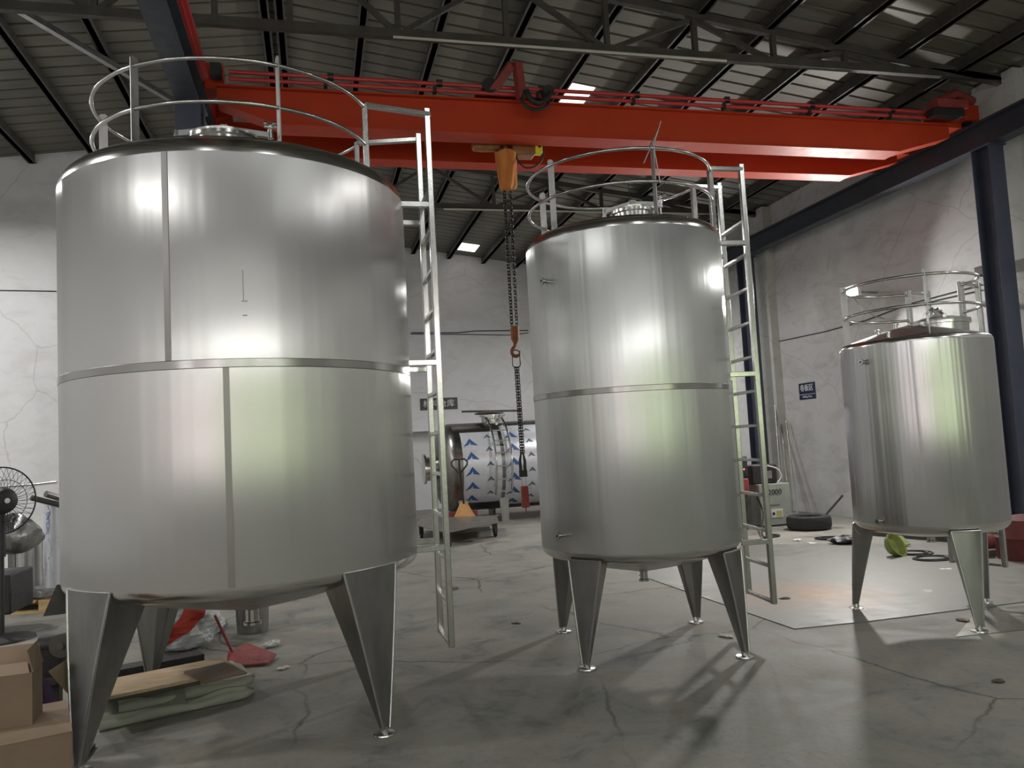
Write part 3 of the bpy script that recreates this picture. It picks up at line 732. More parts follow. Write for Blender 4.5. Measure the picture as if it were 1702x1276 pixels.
rod = MB().tube([(0.02, -.70, 3.20), (-.02, -.72, 3.45), (.045, -.72, 3.62)], .004, 6).tube([(-.13, -.78, 3.30), (.02, -.72, 3.56)], .004, 6).build('welding_rod', M['flat'], T2)
# --- small right tank
c3 = (4.686, 5.385); R3 = .554
T3 = tank('smallest stainless steel tank, at the right, on three legs with a conical top', c3, R3, .74, 2.105, .045, .60, 2.29, M['steel3'], (-106.5, 133.5, 13.5), .215, .15, .597, .70)
Rr = .49
for z in (2.60, 2.375): ring(T3, Rr, z, -2, -310)
for a in (143, -118): post(T3, Rr, a, 2.10, 2.65)
pN, pF = pol(Rr, -2, 0), pol(Rr, 50, 0)
for p in (pN, pF): sqpost(T3, p, 2.12, 2.63)
ladder(T3, 22, .73, .21, .28, 2.65, [.295 + .26 * k for k in range(7)], (.75, 1.9), R3, (pN, pF), 2.615)
hatch(T3, .145, -.13, 2.215, .205, .06, 60, .17, .05)
nozzle(T3, R3, -170.2, 1.985, .012, .035); nozzle(T3, R3, -168, .768, .012, .035)
for (a, r) in ((178, .31), (150, .12), (-150, .5)):
    p = pol(r, a, 0); z = 2.29 - (r / R3) * .15
    MB().lathe([(0, z - .02), (.014, z - .02), (.014, z + .03), (.024, z + .032), (.024, z + .042), (0, z + .042)], 16, (p.x, p.y, 0)).build('top_nozzle', M['tube'], T3)
outlet(T3, 0, 0, .61, .028, .05)

# ================================================================== HORIZONTAL TANK AT THE BACK
HC = atY(800, 776, 16.0); hr = .88
ht = thing('horizontal_tank', 'horizontal steel tank half wrapped in printed protective film, lying at the back', 'tank', (HC.x, 16.0, 0))
zc = 1.09; xl, xr = atY(748, 776, 16.0).x - HC.x, 3.6
ax = Matrix.Rotation(pi / 2, 3, 'Y')
MB().lathe([(hr, xl), (hr, xr)], 64, (0, 0, zc), ax).build('shell', M['htank'], ht)
MB().lathe([(hr, xl)] + [(hr * cos(radians(q)), xl - .36 * sin(radians(q))) for q in range(8, 91, 8)] + [(0, xl - .36)], 64, (0, 0, zc), ax).build('end_head', M['htank'], ht)
MB().lathe([(hr, xr), (hr * .8, xr + .2), (0, xr + .32)], 64, (0, 0, zc), ax).build('end_head', M['htank'], ht)
MB().lathe([(.24, xl - .28), (.24, xl - .5), (.30, xl - .5), (.30, xl - .54), (.0, xl - .56)], 32, (0, 0, zc), ax).build('end_manway', M['knuckle'], ht)
# film sheets with printed triangular marks wrapped over the front
def filmband(x0, x1, a0, a1):
    b_ = MB(); n = 24
    for i in range(n):
        p = []
        for (x, k) in ((x0, i), (x1, i), (x1, i + 1), (x0, i + 1)):
            a = radians(a0 + (a1 - a0) * k / n); p.append((x, -(hr + .004) * cos(a), zc + (hr + .004) * sin(a)))
        b_.quad(*p, smooth=True)
    def mark(x, a, s, mi):
        b_.mi = mi
        def q(dx, dz): aa = radians(a) + dz / hr; return (x + dx, -(hr + .008) * cos(aa), zc + (hr + .008) * sin(aa))
        b_.quad(q(-.12 * s, -.07 * s), q(0, .09 * s), q(.01 * s, .02 * s), q(-.03 * s, -.03 * s)); b_.quad(q(0, .09 * s), q(.13 * s, -.05 * s), q(.01 * s, -.03 * s), q(.01 * s, .02 * s)); b_.mi = 0
    k = 0; x = x0 + .17
    while x < x1 - .1:
        a = a0 + 8
        while a < a1 - 4: mark(x, a + (9 if k % 2 else 0), 1.15 if k % 2 == 0 else .65, 1 if k % 2 == 0 else 2); a += 19
        x += .36 if k % 2 == 0 else .34; k += 1
    b_.build('protective_film', [M['film'], M['film_blue'], M['film_grey']], ht, weld=True, fixn=False)
filmband(xl + .12, xl + .88, -52, 50); filmband(xl + .95, xl + 2.3, -62, 62); filmband(xl + 2.36, xr - .1, -60, 55)
# top manhole with open lid
b_ = MB().lathe([(.23, zc + hr - .08), (.23, zc + hr + .12), (.27, zc + hr + .12), (.27, zc + hr + .15), (.2, zc + hr + .15)], 32, (.28, 0, 0)).build('manhole', M['tube'], ht)
MB().lathe([(.30, 0), (.30, .02), (.15, .06), (0, .075)], 32, (.22, 0, zc + hr + .17)).bar((-.35, 0, zc + hr + .24), (.9, 0, zc + hr + .21), .04, .04).build('lid', M['darksteel'], ht)
# ladder over the shell
lx0, lx1 = atY(824, 776, 15.1).x - HC.x, atY(850, 776, 15.1).x - HC.x
for x in (lx0, lx1):
    pts = [(x, -(hr + .1) * cos(radians(a)), zc + (hr + .1) * sin(radians(a))) for a in range(-34, 92, 9)]
    MB().tube(pts, .022, 6).build('ladder_rail', M['tube'], ht)
for a in range(-30, 90, 15):
    MB().bar((lx0, -(hr + .1) * cos(radians(a)), zc + (hr + .1) * sin(radians(a))), (lx1, -(hr + .1) * cos(radians(a)), zc + (hr + .1) * sin(radians(a))), .03, .025).build('rung', M['tube'], ht)
for a in (-24, 30, 75): MB().cyl((lx0, -hr * cos(radians(a)), zc + hr * sin(radians(a))), (lx0, -(hr + .1) * cos(radians(a)), zc + (hr + .1) * sin(radians(a))), .015, 8).build('ladder_bracket', M['tube'], ht)
for x in (xl + .03, lx0 + .1, xr - .4):
    for y in (-.6, .6):
        MB().prism([(x, y - .01, zc - .55), (x + .2, y - .01, zc - .55), (x + .18, y - .01, 0), (x + .04, y - .01, 0)], (0, .02, 0)).box((x + .03, y - .12, 0), (x + .26, y + .12, .012)).bar((x + .15, y + .06, .01), (x + .15, y * .8, zc - .6), .02, .1).build('leg', M['flat'], ht)

# platform trolley in front of it
pc = thing('platform_trolley', 'low flat steel-topped trolley in front of the horizontal tank', 'trolley', (0, 0, 0))
A_, B_, C_, D_ = G(690, 873, .22), G(742, 886, .22), G(829, 869, .22), G(826, 857, .22)
E_ = G(700, 862, .22)
MB().prism([A_, B_, C_, D_, E_], (0, 0, .012)).build('deck', M['plate'], pc)
ctr = (A_ + B_ + C_ + D_) / 4
for p in (A_, B_, C_, D_):
    q = p + (ctr - p) * .12
    w_ = MB().cyl((q.x - .02, q.y, .07), (q.x + .02, q.y, .07), .07, 16).box((q.x - .035, q.y - .03, .07), (q.x + .035, q.y + .03, .222)).build('castor', M['black'], pc)
MB().box((A_.x + .3, min(B_.y, C_.y) + .45, .16), (C_.x - .25, min(B_.y, C_.y) + .6, .222)).build('under_frame', M['darksteel'], pc)
# pallet jack with orange cover
pj = atY(778, 850, 14.25); pj.z = 0
jk = thing('pallet_jack', 'hand pallet jack with a black loop handle and worn orange triangular cover', 'pallet jack', (pj.x, pj.y + .3, 0))
MB().prism([(-.25, 0, .1), (.25, 0, .1), (.06, .1, .47), (-.04, .1, .47)], (0, .12, 0)).build('cover', M['orangewood'], jk)
for s_ in (-.12, .12): MB().cyl((s_ - .03, .1, .09), (s_ + .03, .1, .09), .09, 18).build('wheel', M['black'], jk)
MB().box((-.27, .25, .06), (-.11, .8, .11)).box((.11, .25, .06), (.27, .8, .11)).box((-.27, .18, .06), (.27, .27, .3)).build('forks', M['dullred'], jk)
MB().cyl((.0, .1, .45), (-.06, .02, 1.1), .02, 10).tube([(-.06, .02, 1.0), (-.2, .02, 1.16), (-.21, .02, 1.22), (-.16, .02, 1.27), (.04, .02, 1.27), (.09, .02, 1.22), (.08, .02, 1.16), (-.06, .02, 1.0)], .016, 8).cyl((-.06, .02, 1.0), (-.06, .02, 1.27), .018, 8).build('handle', M['black'], jk)

# ================================================================== WALL ITEMS
# blue sign on the right wall
sp_ = atX(1340.5, 650, XR - .02)
sg = thing('wall_sign', 'blue two-line wall sign with white characters on the right wall', 'sign', (XR, sp_.y, sp_.z))
MB().box((-.012, -.235, -.14), (-.002, .235, .15)).build('panel', M['sign_blue'], sg)
MB().box((-.016, -.235, -.057), (-.012, .235, -.05)).build('divider', M['white'], sg)
text_mesh('\u5377\u677f\u533a', .13, 'lettering', M['white'], sg, (-.014, 0, .055), (0, -1, 0), (0, 0, 1))
text_mesh('Rolling Area', .055, 'lettering', M['white'], sg, (-.014, 0, -.095), (0, -1, 0), (0, 0, 1))
# dark sign on the back wall
s2 = atY(733, 671, YB - .02)
sg = thing('wall_sign', 'dark grey wall sign with pale characters above the horizontal tank', 'sign', (s2.x, YB, s2.z))
MB().box((-.52, -.012, -.145), (.42, -.002, .15)).build('panel', M['sign_grey'], sg)
text_mesh('\u6750\u6599\u4ed3\u5e93', .20, 'lettering', M['white'], sg, (-.05, -.014, 0), (1, 0, 0), (0, 0, 1))
# surface cables
def wire(pts, r, label, m_='cable'):
    return tag(MB().tube(pts, r, 6).build('wall_cable', M[m_]), label, 'cable')
def onX(l, dx=.012): return [atX(u, v, XR - dx) for u, v in l]
def onY(l, Y): return [atY(u, v, Y) for u, v in l]
wire(onX([(1262, 575), (1300, 566), (1371, 551), (1393, 545), (1440, 532), (1515, 504), (1560, 492), (1590, 484), (1632, 473)]), .008, 'thin black cable running along the right wall behind the smallest tank')
wire(onX([(1515, 510), (1560, 498), (1600, 489), (1632, 482)]), .008, 'shorter lower black cable on the right wall near the edge column')
wire(onY([(-700, 470), (-40, 482), (40, 483), (94, 484)], YBL - .01), .008, 'thin black cable across the left back wall beside the large tank')
wire(onY([(683, 553), (760, 553), (790, 550), (878, 549)], YB - .01), .013, 'black cable sagging across the far back wall behind the chain')
wire(onY([(683, 555), (790, 556), (850, 557), (878, 553)], YB - .03), .010, 'second thinner cable just below the first on the far back wall')
wire(onY([(-700, 866), (-40, 812), (60, 804), (94, 800)], YBL - .01), .012, 'grey pipe run along the left back wall behind the fan', 'galv')
p0, p1 = atX(1252, 590, XR - .1), atX(1263, 575, XR - .1)
# low white wall ledge behind horizontal tank
wl = MB().box((-1.05, YB - .35, 1.92), (atY(830, 690, YB).x, YB, 1.96)).build('wall_shelf', M['white']); tag(wl, 'long narrow pale shelf along the back wall over the horizontal tank', 'shelf')
# lamps on the right wall
def flood(pos, label):
    t_ = thing('wall_lamp', label, 'lamp', pos, group=None)
    MB().box((-.02, -.19, -.09), (.04, .19, .09)).build('housing', M['white'], t_, bevel=.01)
    MB().grid(lambda u, v: (-.022 - .05 * sin(pi * u) * sin(pi * v), -.17 + .34 * u, -.075 + .15 * v), 12, 8).build('diffuser', M['lampglow'], t_)
    MB().bar((.04, 0, 0), (XR - pos[0], 0, -.02), .03, .03).tube([(.03, 0, -.08), (.1, -.1, -.3), (.3, -.14, -.42), (XR - pos[0] - .01, -.14, -.45)], .008, 6).build('arm', M['galv'], t_)
flood(LAMP_A, 'bright wall floodlight glaring behind the guard rail of the smallest tank')
flood(LAMP_B, 'wall floodlight beyond the right edge column, nearest the camera')
flood(LAMP_C, 'bright wall floodlight glimpsed between the middle tank and its ladder')
for i, (x_, z_) in enumerate(FRONT):
    t_ = thing('wall_lamp', ['wall floodlight on the front wall at its far left bay', 'front wall floodlight between the third and second window', 'front wall floodlight left of the middle green window', 'front wall floodlight right of the middle green window', 'front wall floodlight near the right corner'][i], 'lamp', (x_, YF, z_), group='front wall floodlights')
    MB().box((-.19, .02, -.09), (.19, .07, .09)).build('housing', M['white'], t_, bevel=.01)
    MB().box((-.08, .07, -.075), (.08, .075, .075)).build('diffuser', M['lampglow'], t_)
# fixtures for the added fill lamps, hung on rods from the roof
for i, (x, y, z) in enumerate(FILL_LAMPS):
    t_ = thing('hanging_lamp', ['round hanging lamp over the left bay, level with the large tank', 'round hanging lamp by the right wall, nearest the camera', 'round hanging lamp by the right wall, before the smallest tank', 'round hanging lamp in the front left bay', 'round hanging lamp low behind the middle tank', 'round hanging lamp behind the large tank, over the left end of the horizontal tank', 'round hanging lamp in the far right corner', 'round hanging lamp by the left back wall', 'round hanging lamp in the left bay behind the large tank'][i], 'lamp', (x, y, z), group='hanging lamps')
    MB().lathe([(.21, 0), (.20, .03), (.10, .12), (.07, .2), (0, .2)], 28).cyl((0, 0, .2), (0, 0, roofz(x) - z - .02), .008, 6).build('shade', M['galv'], t_)
    MB().lathe([(0, .012), (.195, .012)], 28).build('bulb', M['lampglow2'], t_)
# camera box and bracket by the edge column
p = atX(1639, 450, XR - .2)
cb_ = thing('security_camera', 'small black box camera beside the top of the edge column', 'camera', (p.x, p.y, p.z))
MB().box((-.1, -.09, -.06), (.06, .09, .06)).build('body', M['black'], cb_, bevel=.01); MB().bar((.0, 0, 0), (.2, 0, 0), .03, .03).build('bracket', M['darksteel'], cb_)
p = atX(1655, 504, XR - .02)
br = MB().prism([(p.x - .35, p.y, p.z + .02), (p.x, p.y, p.z + .05), (p.x, p.y, p.z - .1)], (0, .02, 0)).build('shelf_bracket', M['galv']); tag(br, 'pale triangular bracket on the right wall beside the edge column', 'bracket')

# ================================================================== RIGHT BACK CORNER
g = G(1297, 874); kx, ky = g.x, g.y
cab = thing('machine_cabinet', 'grey-green metal cabinet lettered K2000 against the right wall', 'cabinet', (kx, ky, 0))
MB().box((-.32, 0, .02), (.22, .5, .66)).build('body', M['cabinet'], cab, bevel=.01)
text_mesh('K2000', .12, 'lettering', M['ink'], cab, (-.09, -.004, .53), (1, 0, 0), (0, 0, 1))
MB().box((-.26, -.006, .33), (.02, .0, .335)).build('scratched_line', M['ink'], cab)
MB().box((-.14, -.006, .14), (.06, 0, .27)).build('label_plate', M['paper'], cab); MB().box((-.05, -.009, .16), (.04, -.006, .24)).build('warning_sticker', M['sticker'], cab)
MB().lathe([(0, 0), (.025, 0), (.025, .004), (0, .004)], 16, (-.1, -.006, .2), Matrix.Rotation(pi / 2, 3, 'X')).build('warning_symbol', M['ink'], cab)
# black unit on top
bu = thing('black_power_unit', 'black box with a looped white cable on top of the grey-green cabinet', 'machine', (kx - .08, ky + .1, .664))
MB().box((-.28, 0, 0), (.16, .34, .3)).build('body', M['black'], bu, bevel=.02)
MB().tube(smooth([(-.02, -.02, .28), (.14, -.05, .22), (.19, -.06, .1), (.12, -.05, .012)]), .01, 8).build('cable', M['white'], bu)
MB().box((-.02, -.01, .08), (.06, 0, .2)).build('socket_panel', M['galv'], bu)
# welding machine left of it
g = G(1245, 884)
wm = thing('welding_machine', 'welding machine with a red control panel behind the middle tank ladder', 'welding machine', (g.x, g.y + .3, 0))
MB().box((-.25, 0, .06), (.25, .6, .5)).build('cart', M['darksteel'], wm); MB().box((-.24, 0, .5), (.24, .5, .78)).build('lower_body', M['dullred'], wm, bevel=.02)
MB().box((-.24, 0, .79), (.24, .5, 1.12)).build('upper_body', M['black'], wm, bevel=.02)
MB().box((-.2, -.008, .86), (.2, 0, 1.05)).build('control_panel', M['ink'], wm)
for i in range(7): MB().cyl((-.17 + i * .055, -.016, .92 + .05 * (i % 2)), (-.17 + i * .055, -.004, .92 + .05 * (i % 2)), .011, 8).build('indicator', M['led_red'], wm)
MB().box((-.02, -.01, .6), (.1, 0, .68)).build('label', M['led_red'], wm)
for k in range(3): MB().tube([(-.2 + .08 * k, -.03, .55), (-.22 + .1 * k, -.08, .3), (-.1 + .1 * k, -.1, .12), (.1, -.08, .2 + .1 * k), (.18, -.03, .5)], .012, 6).build('hose', M['cable'], wm)
for s_ in (-.18, .18): MB().cyl((s_ - .02, .1, .07), (s_ + .02, .1, .07), .07, 14).build('wheel', M['black'], wm)
wc = G(1290, 893); wc2 = G(1262, 880)
tag(MB().tube(smooth([(wc2.x, wc2.y, .5), (wc2.x + .06, wc2.y - .05, .25), (wc.x - .15, wc.y + .1, .03), (wc.x, wc.y, .012), (wc.x + .12, wc.y + .12, .012), (wc.x + .02, wc.y + .25, .016)]), .014, 8).build('power_cable', M['cable']), 'thick black cable dropping in front of the grey-green cabinet', 'cable')
# tyre
g = G(1366, 882)
ty = thing('car_tyre', 'black rubber tyre lying flat on the floor near the right wall', 'tyre', (g.x, g.y + .3, 0))
MB().lathe([(.20, .02), (.26, .0), (.305, .02), (.32, .06), (.32, .15), (.305, .19), (.26, .21), (.20, .19), (.195, .17), (.27, .15), (.27, .06), (.195, .04), (.20, .02)], 56).build('casing', M['rubber'], ty)
p0 = G(1392, 880); tag(MB().cyl((p0.x, p0.y + .25, .20), (p0.x + .28, p0.y + .2, .47), .018, 8).build('pry_bar', M['black']), 'black bar propped up from the tyre beside the smallest tank', 'bar')
# leaning pipes
a, c_ = G(1312, 865), atX(1289, 652, XR - .05)
for k, (r, lb) in enumerate(((.022, 'tallest steel pipe leaning on the pilaster behind the cabinet'), (.014, 'thin steel rod leaning beside the taller pipe'), (.012, 'second thin rod leaning at the far side of the taller pipe'))):
    top_ = c_ + V((0, -.16 * k, -.55 * (k > 0))); bt = V((XR - .62 + .06 * k, c_.y - .85 - .12 * k, 0.01))
    tag(MB().cyl(bt, top_ - V((.03, 0, 0)), r, 10).build('leaning_pipe', M['galv']), lb, 'pipe')
# dark clutter and cables under the small tank, near the wall
def coil(c, r, n, rad, label, m_='cable', sq=.75):
    pts = []
    for i in range(n * 16 + 1):
        a = 2 * pi * i / 16; rr = r * (1 + .12 * sin(a * .37) + .05 * sin(a * 1.7)); pts.append((c.x + rr * cos(a) + .06 * sin(a * .23), c.y + rr * sq * sin(a), rad + .006 * (i / 16)))
    tag(MB().tube(pts, rad, 6).build('cable_coil', M[m_]), label, 'cable')
coil(G(1515, 921), .17, 2, .009, 'loose loops of thin dark cable on the floor behind the smallest tank', sq=.9)
coil(G(1545, 930), .20, 2, .009, 'single wide cable loop nearest the legs of the smallest tank')
coil(G(1376, 896), .16, 3, .010, 'dark cable coil on the floor in front of the tyre')
def blob(c, sx, sy, sz, m_, name, label, cat, seed=0, rz=0.3):
    rnd = random.Random(seed); ph = [rnd.uniform(0, 6) for _ in range(6)]
    def f(u, v):
        a = 2 * pi * u; e = pi * v
        k = 1 + .14 * sin(3 * a + ph[0]) * sin(e) + .10 * sin(5 * a + ph[1] + 4 * e) * sin(e) + .07 * sin(9 * a + ph[2]) * sin(e)
        x = sx * k * cos(a) * sin(e); y = sy * k * sin(a) * sin(e); z = max(sz * (1 - cos(e)) / 2 * (1 + .12 * sin(4 * a + ph[3])), 0)
        return (c[0] + x * cos(rz) - y * sin(rz), c[1] + x * sin(rz) + y * cos(rz), z + c[2])
    o = MB().grid(f, 28, 12).build(name, M[m_], weld=True); tag(o, label, cat); return o
g = G(1405, 903); blob((g.x, g.y, 0), .22, .16, .10, 'black', 'work_gloves', 'crumpled black cloth on the floor left of the smallest tank', 'cloth', 3)
g = G(1489, 924)
gr = thing('yellow_green_bowl', 'tipped yellow-green bowl on the floor under the smallest tank', 'bowl', (g.x, g.y, .12), 0)
mm = Matrix.Rotation(radians(58), 3, 'X') @ Matrix.Rotation(radians(20), 3, 'Y')
MB().lathe([(0, -.09), (.07, -.085), (.12, -.04), (.14, .03), (.15, .035), (.13, .03), (.10, -.03), (0, -.07)], 28, (0, 0, 0), mm).build('bowl', M['green'], gr)
g2 = G(1500, 912)
tag(MB().prism([(g2.x - .1, g2.y, .02), (g2.x + .2, g2.y + .1, .02), (g2.x + .22, g2.y + .25, .10), (g2.x - .05, g2.y + .2, .14)], (0, 0, .015)).build('yellow_cloth', M['green']), 'yellow-green rag behind the tipped bowl', 'rag')
# dark beam along the wall
a, c_ = G(1395, 893), G(1600, 908)
p0, p1 = G(1470, 892), G(1620, 905)
tag(MB().bar((p0.x, p0.y + .35, .06), (p1.x, p1.y + .35, .06), .14, .12).build('steel_beam_offcut', M['darksteel']), 'dark steel bar lying on the floor behind the smallest tank', 'steel bar')
# red cylinder and drum right
g = G(1637, 925)
rc_ = thing('red_gas_nozzle', 'faded red hollow cylinder lying behind the ladder foot of the smallest tank', 'cylinder', (g.x, g.y + .1, .13))
rr = Matrix.Rotation(radians(90), 3, 'Y')
rr = Matrix.Rotation(radians(20), 3, 'Z') @ rr
MB().lathe([(.085, .0), (.125, .0), (.13, .05), (.10, .08), (.09, .3), (.11, .5), (.06, .6), (.0, .62)], 28, (-.05, 0, 0), rr).build('body', M['pinkred'], rc_)
MB().lathe([(.085, .002), (.08, .2), (0, .2)], 28, (-.05, 0, 0), rr).build('bore', M['black'], rc_)
g = G(1712, 928)
dr = thing('red_drum', 'dark red drum at the right edge behind the smallest tank', 'drum', (g.x, g.y, 0))
MB().lathe([(0, 0), (.3, 0), (.305, .02), (.3, .22), (.31, .235), (.3, .25), (.26, .42), (.1, .46), (0, .46)], 36).build('body', M['darkred'], dr)
# foil wrap & socket on the pilaster
q = atX(1680, 745, XR - .17)
jb = MB().box((XR - .23, q.y - .1, q.z - .06), (XR - .16, q.y + .06, q.z + .06)).box((XR - .2, q.y - .02, q.z + .05), (XR - .17, q.y + .22, q.z + .075)).build('junction_box', M['black']); tag(jb, 'black junction box on the pilaster right of the smallest tank', 'junction box')
q = atX(1690, 860, XR - .25)
q = G(1684, 900)
blob((q.x, q.y, 0), .17, .15, .50, 'film', 'plastic_wrap', 'tall crumple of shiny plastic wrap behind the smallest tank, at the right', 'plastic wrap', 5)
a, c_ = atX(1671, 596, XR - .3), atX(1660, 690, XR - .5)
tag(MB().cyl((XR - .03, a.y, a.z), (XR - 1.0, a.y + .7, .02), .02, 8).build('leaning_pole', M['flat']), 'pale pole leaning to the right wall behind the smallest tank', 'pole')

# steel plates on the floor
pl = [G(1062, 955, .008), G(1320, 1044, .008), G(1448, 1031, .008), G(1720, 997, .008), G(1760, 900, .008), G(1200, 905, .008)]
pl = [(p.x, p.y, 0.0) for p in pl]
o = MB().prism(pl, (0, 0, .007)).build('floor_plate', M['plate_rust']); tag(o, 'large rust-stained steel sheet on the floor between middle and smallest tanks', 'steel sheet')
pl = [G(1588, 1059), G(1740, 1043), G(1740, 1003), G(1625, 1014)]
o = MB().prism([(p.x, p.y, .0) for p in pl[:4]], (0, 0, .004)).build('floor_plate', M['plate']); tag(o, 'small steel sheet under the front foot of the smallest tank', 'steel sheet')

# ================================================================== LEFT SIDE: fan, pallet, rolls
def L3(u, v, D): # point on sight line at horizontal distance D
    r = ray(u, v); return EYE + r * (D / hypot(r.x, r.y))
pD = 9.3
pa = G(40, 1022)
pt = thing('pallet', 'wooden pallet heaped with sheet scrap below the fan', 'pallet', (0, 0, 0))
px0, px1 = G(-130, 1029), G(86, 1018)
dirx = (px1 - px0).normalized(); dy = V((-dirx.y, dirx.x, 0))
W = (px1 - px0).length
fr = Matrix(((dirx.x, dy.x, 0, px0.x), (dirx.y, dy.y, 0, px0.y), (0, 0, 1, 0), (0, 0, 0, 1)))
for yy in (0, .55, 1.1):
    b_ = MB(); b_.box((0, yy, 0), (W, yy + .1, .02), fr)
    for x in (0, W / 2 - .07, W - .14): b_.box((x, yy, .02), (x + .14, yy + .1, .11), fr)
    b_.build('runner', M['pallet'], pt)
for k in range(9): MB().box((W * k / 9 + .01, 0, .11), (W * (k + 1) / 9 - .02, 1.2, .132), fr).build('deck_board', M['pallet'], pt)
o = MB().grid(lambda u, v: fr @ V((W * u, .02 + 1.1 * v, .137 + .035 * abs(sin(7 * u + 3 * v)) + .02 * abs(sin(13 * u * v + 2)))), 22, 14, False).build('crumpled_sheet', M['galv'], solid=.004); tag(o, 'crumpled grey sheet spread over the wooden pallet', 'sheet')
def fpt(u, yy, z): p = fr @ V((u, yy, z)); return p
def standcyl(name, u0, u1, vtop, yy, m_, label, zb=.2, n=24, cat='metal roll'):
    """vertical rolled sheet whose sides match the two sight lines at the pallet depth"""
    base = fpt(0, yy, 0); D = hypot(*(G((u0 + u1) / 2, 1020).xy))
    D += yy
    a, b_ = L3(u0, 940, D), L3(u1, 940, D); c = (a + b_) / 2; r = (a - b_).length / 2; zt = L3((u0 + u1) / 2, vtop, D).z
    t_ = thing(name, label, cat, (c.x, c.y, zb))
    MB().lathe([(r, 0), (r, zt - zb), (r - .004, zt - zb), (r - .004, 0)], n).build('tube', M[m_], t_)
    return t_, r, zt - zb
t_, r_, h_ = standcyl('sheet_roll', 27, 57, 903, .35, 'galv', 'short upright steel roll with white strips, nearest on the pallet')
b_ = MB()
for s_ in (-1, 1):
    aa = radians(-75 + 32 * s_); bb = aa + .45
    b_.lathe([(r_ + .002, .12), (r_ + .002, h_ - .08)], 4, ang=(aa - .22, bb - .22))
b_.build('white_strip', M['white'], t_, solid=.001); MB().lathe([(r_ * .2, h_), (r_ * 1.3, h_ - .01)], 20).build('top_cap', M['flat'], t_, solid=.004)
standcyl('steel_pipe_section', 49, 72, 886, .75, 'leg', 'upright dark steel pipe section behind the stripped roll')
standcyl('steel_pipe_section', 13, 38, 893, .95, 'htank', 'upright steel pipe section hidden behind the fan stand')
t_, r_, h_ = standcyl('film_roll', 73, 101, 832, .6, 'film', 'tall upright roll wrapped in white film with blue print, beside the large tank')
MB().quad((0, 0, 0), (0, 0, 0), (0, 0, 0)) if False else None
b_ = MB()
for z_, s_ in ((.42, .12), (.82, .08)):
    vs = []
    for (dx, dz) in ((-s_, 0), (0, s_), (s_ * .3, 0), (0, -s_ * .9)): 
        aa = radians(-100) + dx / r_; vs.append(((r_ + .003) * cos(aa), (r_ + .003) * sin(aa), z_ + dz))
    b_.quad(*vs)
b_.build('printed_mark', M['bluefilm'], t_, solid=.001)
text_mesh('THCSUNG', .052, 'lettering', M['bluefilm'], t_, ((r_ + .006) * cos(radians(-100)), (r_ + .006) * sin(radians(-100)), h_ - .24), (0, 0, 1), (-cos(radians(-10)), -sin(radians(-10)), 0), .0005)
# blower cowl
p = L3(24, 890, 9.2); blob((p.x, p.y, p.z - .18), .22, .18, .36, 'galv', 'sheet_cowl', 'curled silver sheet cowl beneath the fan', 'sheet metal', 9)
# dark bin
p0, p1 = G(-60, 1004), G(30, 1000)
D = 8.9; a, b__ = L3(-70, 975, D), L3(28, 975, D)
db = MB().box((a.x, a.y, .19), (b__.x, b__.y + .45, .55)).build('dark_bin', M['black'], bevel=.015); tag(db, 'black box on the pallet at the left edge', 'box')
# fan
fc = L3(2, 832, 8.6)
fn = thing('pedestal_fan', 'black industrial pedestal fan with a round wire cage at the left edge', 'fan', (fc.x, fc.y, 0))
FR_ = .30; q_ = V((-fc.x, -fc.y, 0)).normalized(); ang_ = atan2(q_.y, q_.x) + radians(25)
ax = Matrix.Rotation(ang_, 3, 'Z') @ Matrix.Rotation(pi / 2, 3, 'Y'); fcz = V((0, 0, fc.z))
b_ = MB()
def fp(r, a, d): return ax @ V((r * cos(a), r * sin(a), d)) + fcz
b_.tube([fp(FR_, 2 * pi * k / 48, .0) for k in range(48)], .007, 6, closed=True)
b_.tube([fp(FR_ * .62, 2 * pi * k / 40, .075) for k in range(40)], .003, 5, closed=True)
for k in range(36):
    a = 2 * pi * k / 36; b_.tube([fp(.05, a, .10), fp(FR_ * .6, a + .1, .08), fp(FR_, a + .2, 0)], .002, 4)
    b_.tube([fp(.06, a, -.09), fp(FR_ * .7, a + .1, -.08), fp(FR_, a + .2, 0)], .002, 4)
b_.build('cage', M['black'], fn)
MB().lathe([(0, .1), (.06, .105), (.10, .09), (.12, .04), (.12, -.10), (.07, -.18), (0, -.18)], 28, fcz, ax).build('motor', M['black'], fn)
MB().lathe([(0, .112), (.024, .11)], 16, fcz, ax).build('badge', M['white'], fn)
MB().cyl((0, 0, fc.z - .08), (0, 0, .03), .022, 12).cyl((0, 0, fc.z - .1), (0, 0, fc.z - .5), .035, 12).build('pole', M['black'], fn)
MB().lathe([(0, .03), (.03, .05), (.26, .02), (.27, 0), (0, 0)], 32).build('base', M['black'], fn)
# dark tubes jutting right above the roll
for (a, c_, r, lb) in (((52, 827), (96, 838), .03, 'dark steel tube lying across the tops of the rolls'), ((76, 820.5), (104, 828.5), .035, 'shorter grey tube above the dark one')):
    A = L3(*a, 9.95); B = L3(*c_, 10.05)
    tag(MB().cyl(A, B + (B - A) * .3, r, 14).build('steel_tube', M['darksteel'] if r < .032 else M['htank']), lb, 'tube')
g = G(95, 1022)
tag(MB().prism([(g.x - .13, g.y, 0), (g.x + .1, g.y + .05, 0), (g.x + .12, g.y + .25, .28), (g.x - .06, g.y + .2, .28)], (0, .03, 0)).build('sheet_offcut', M['htank']), 'small dark sheet offcut leaning beside the pallet', 'sheet metal')

# ================================================================== FOREGROUND LEFT: boxes, grinder, tarp, planks, bag
def carton(D0, u0, u1, vt, rz, depth, label, hole=False, m_='cardboard', h=None):
    pass
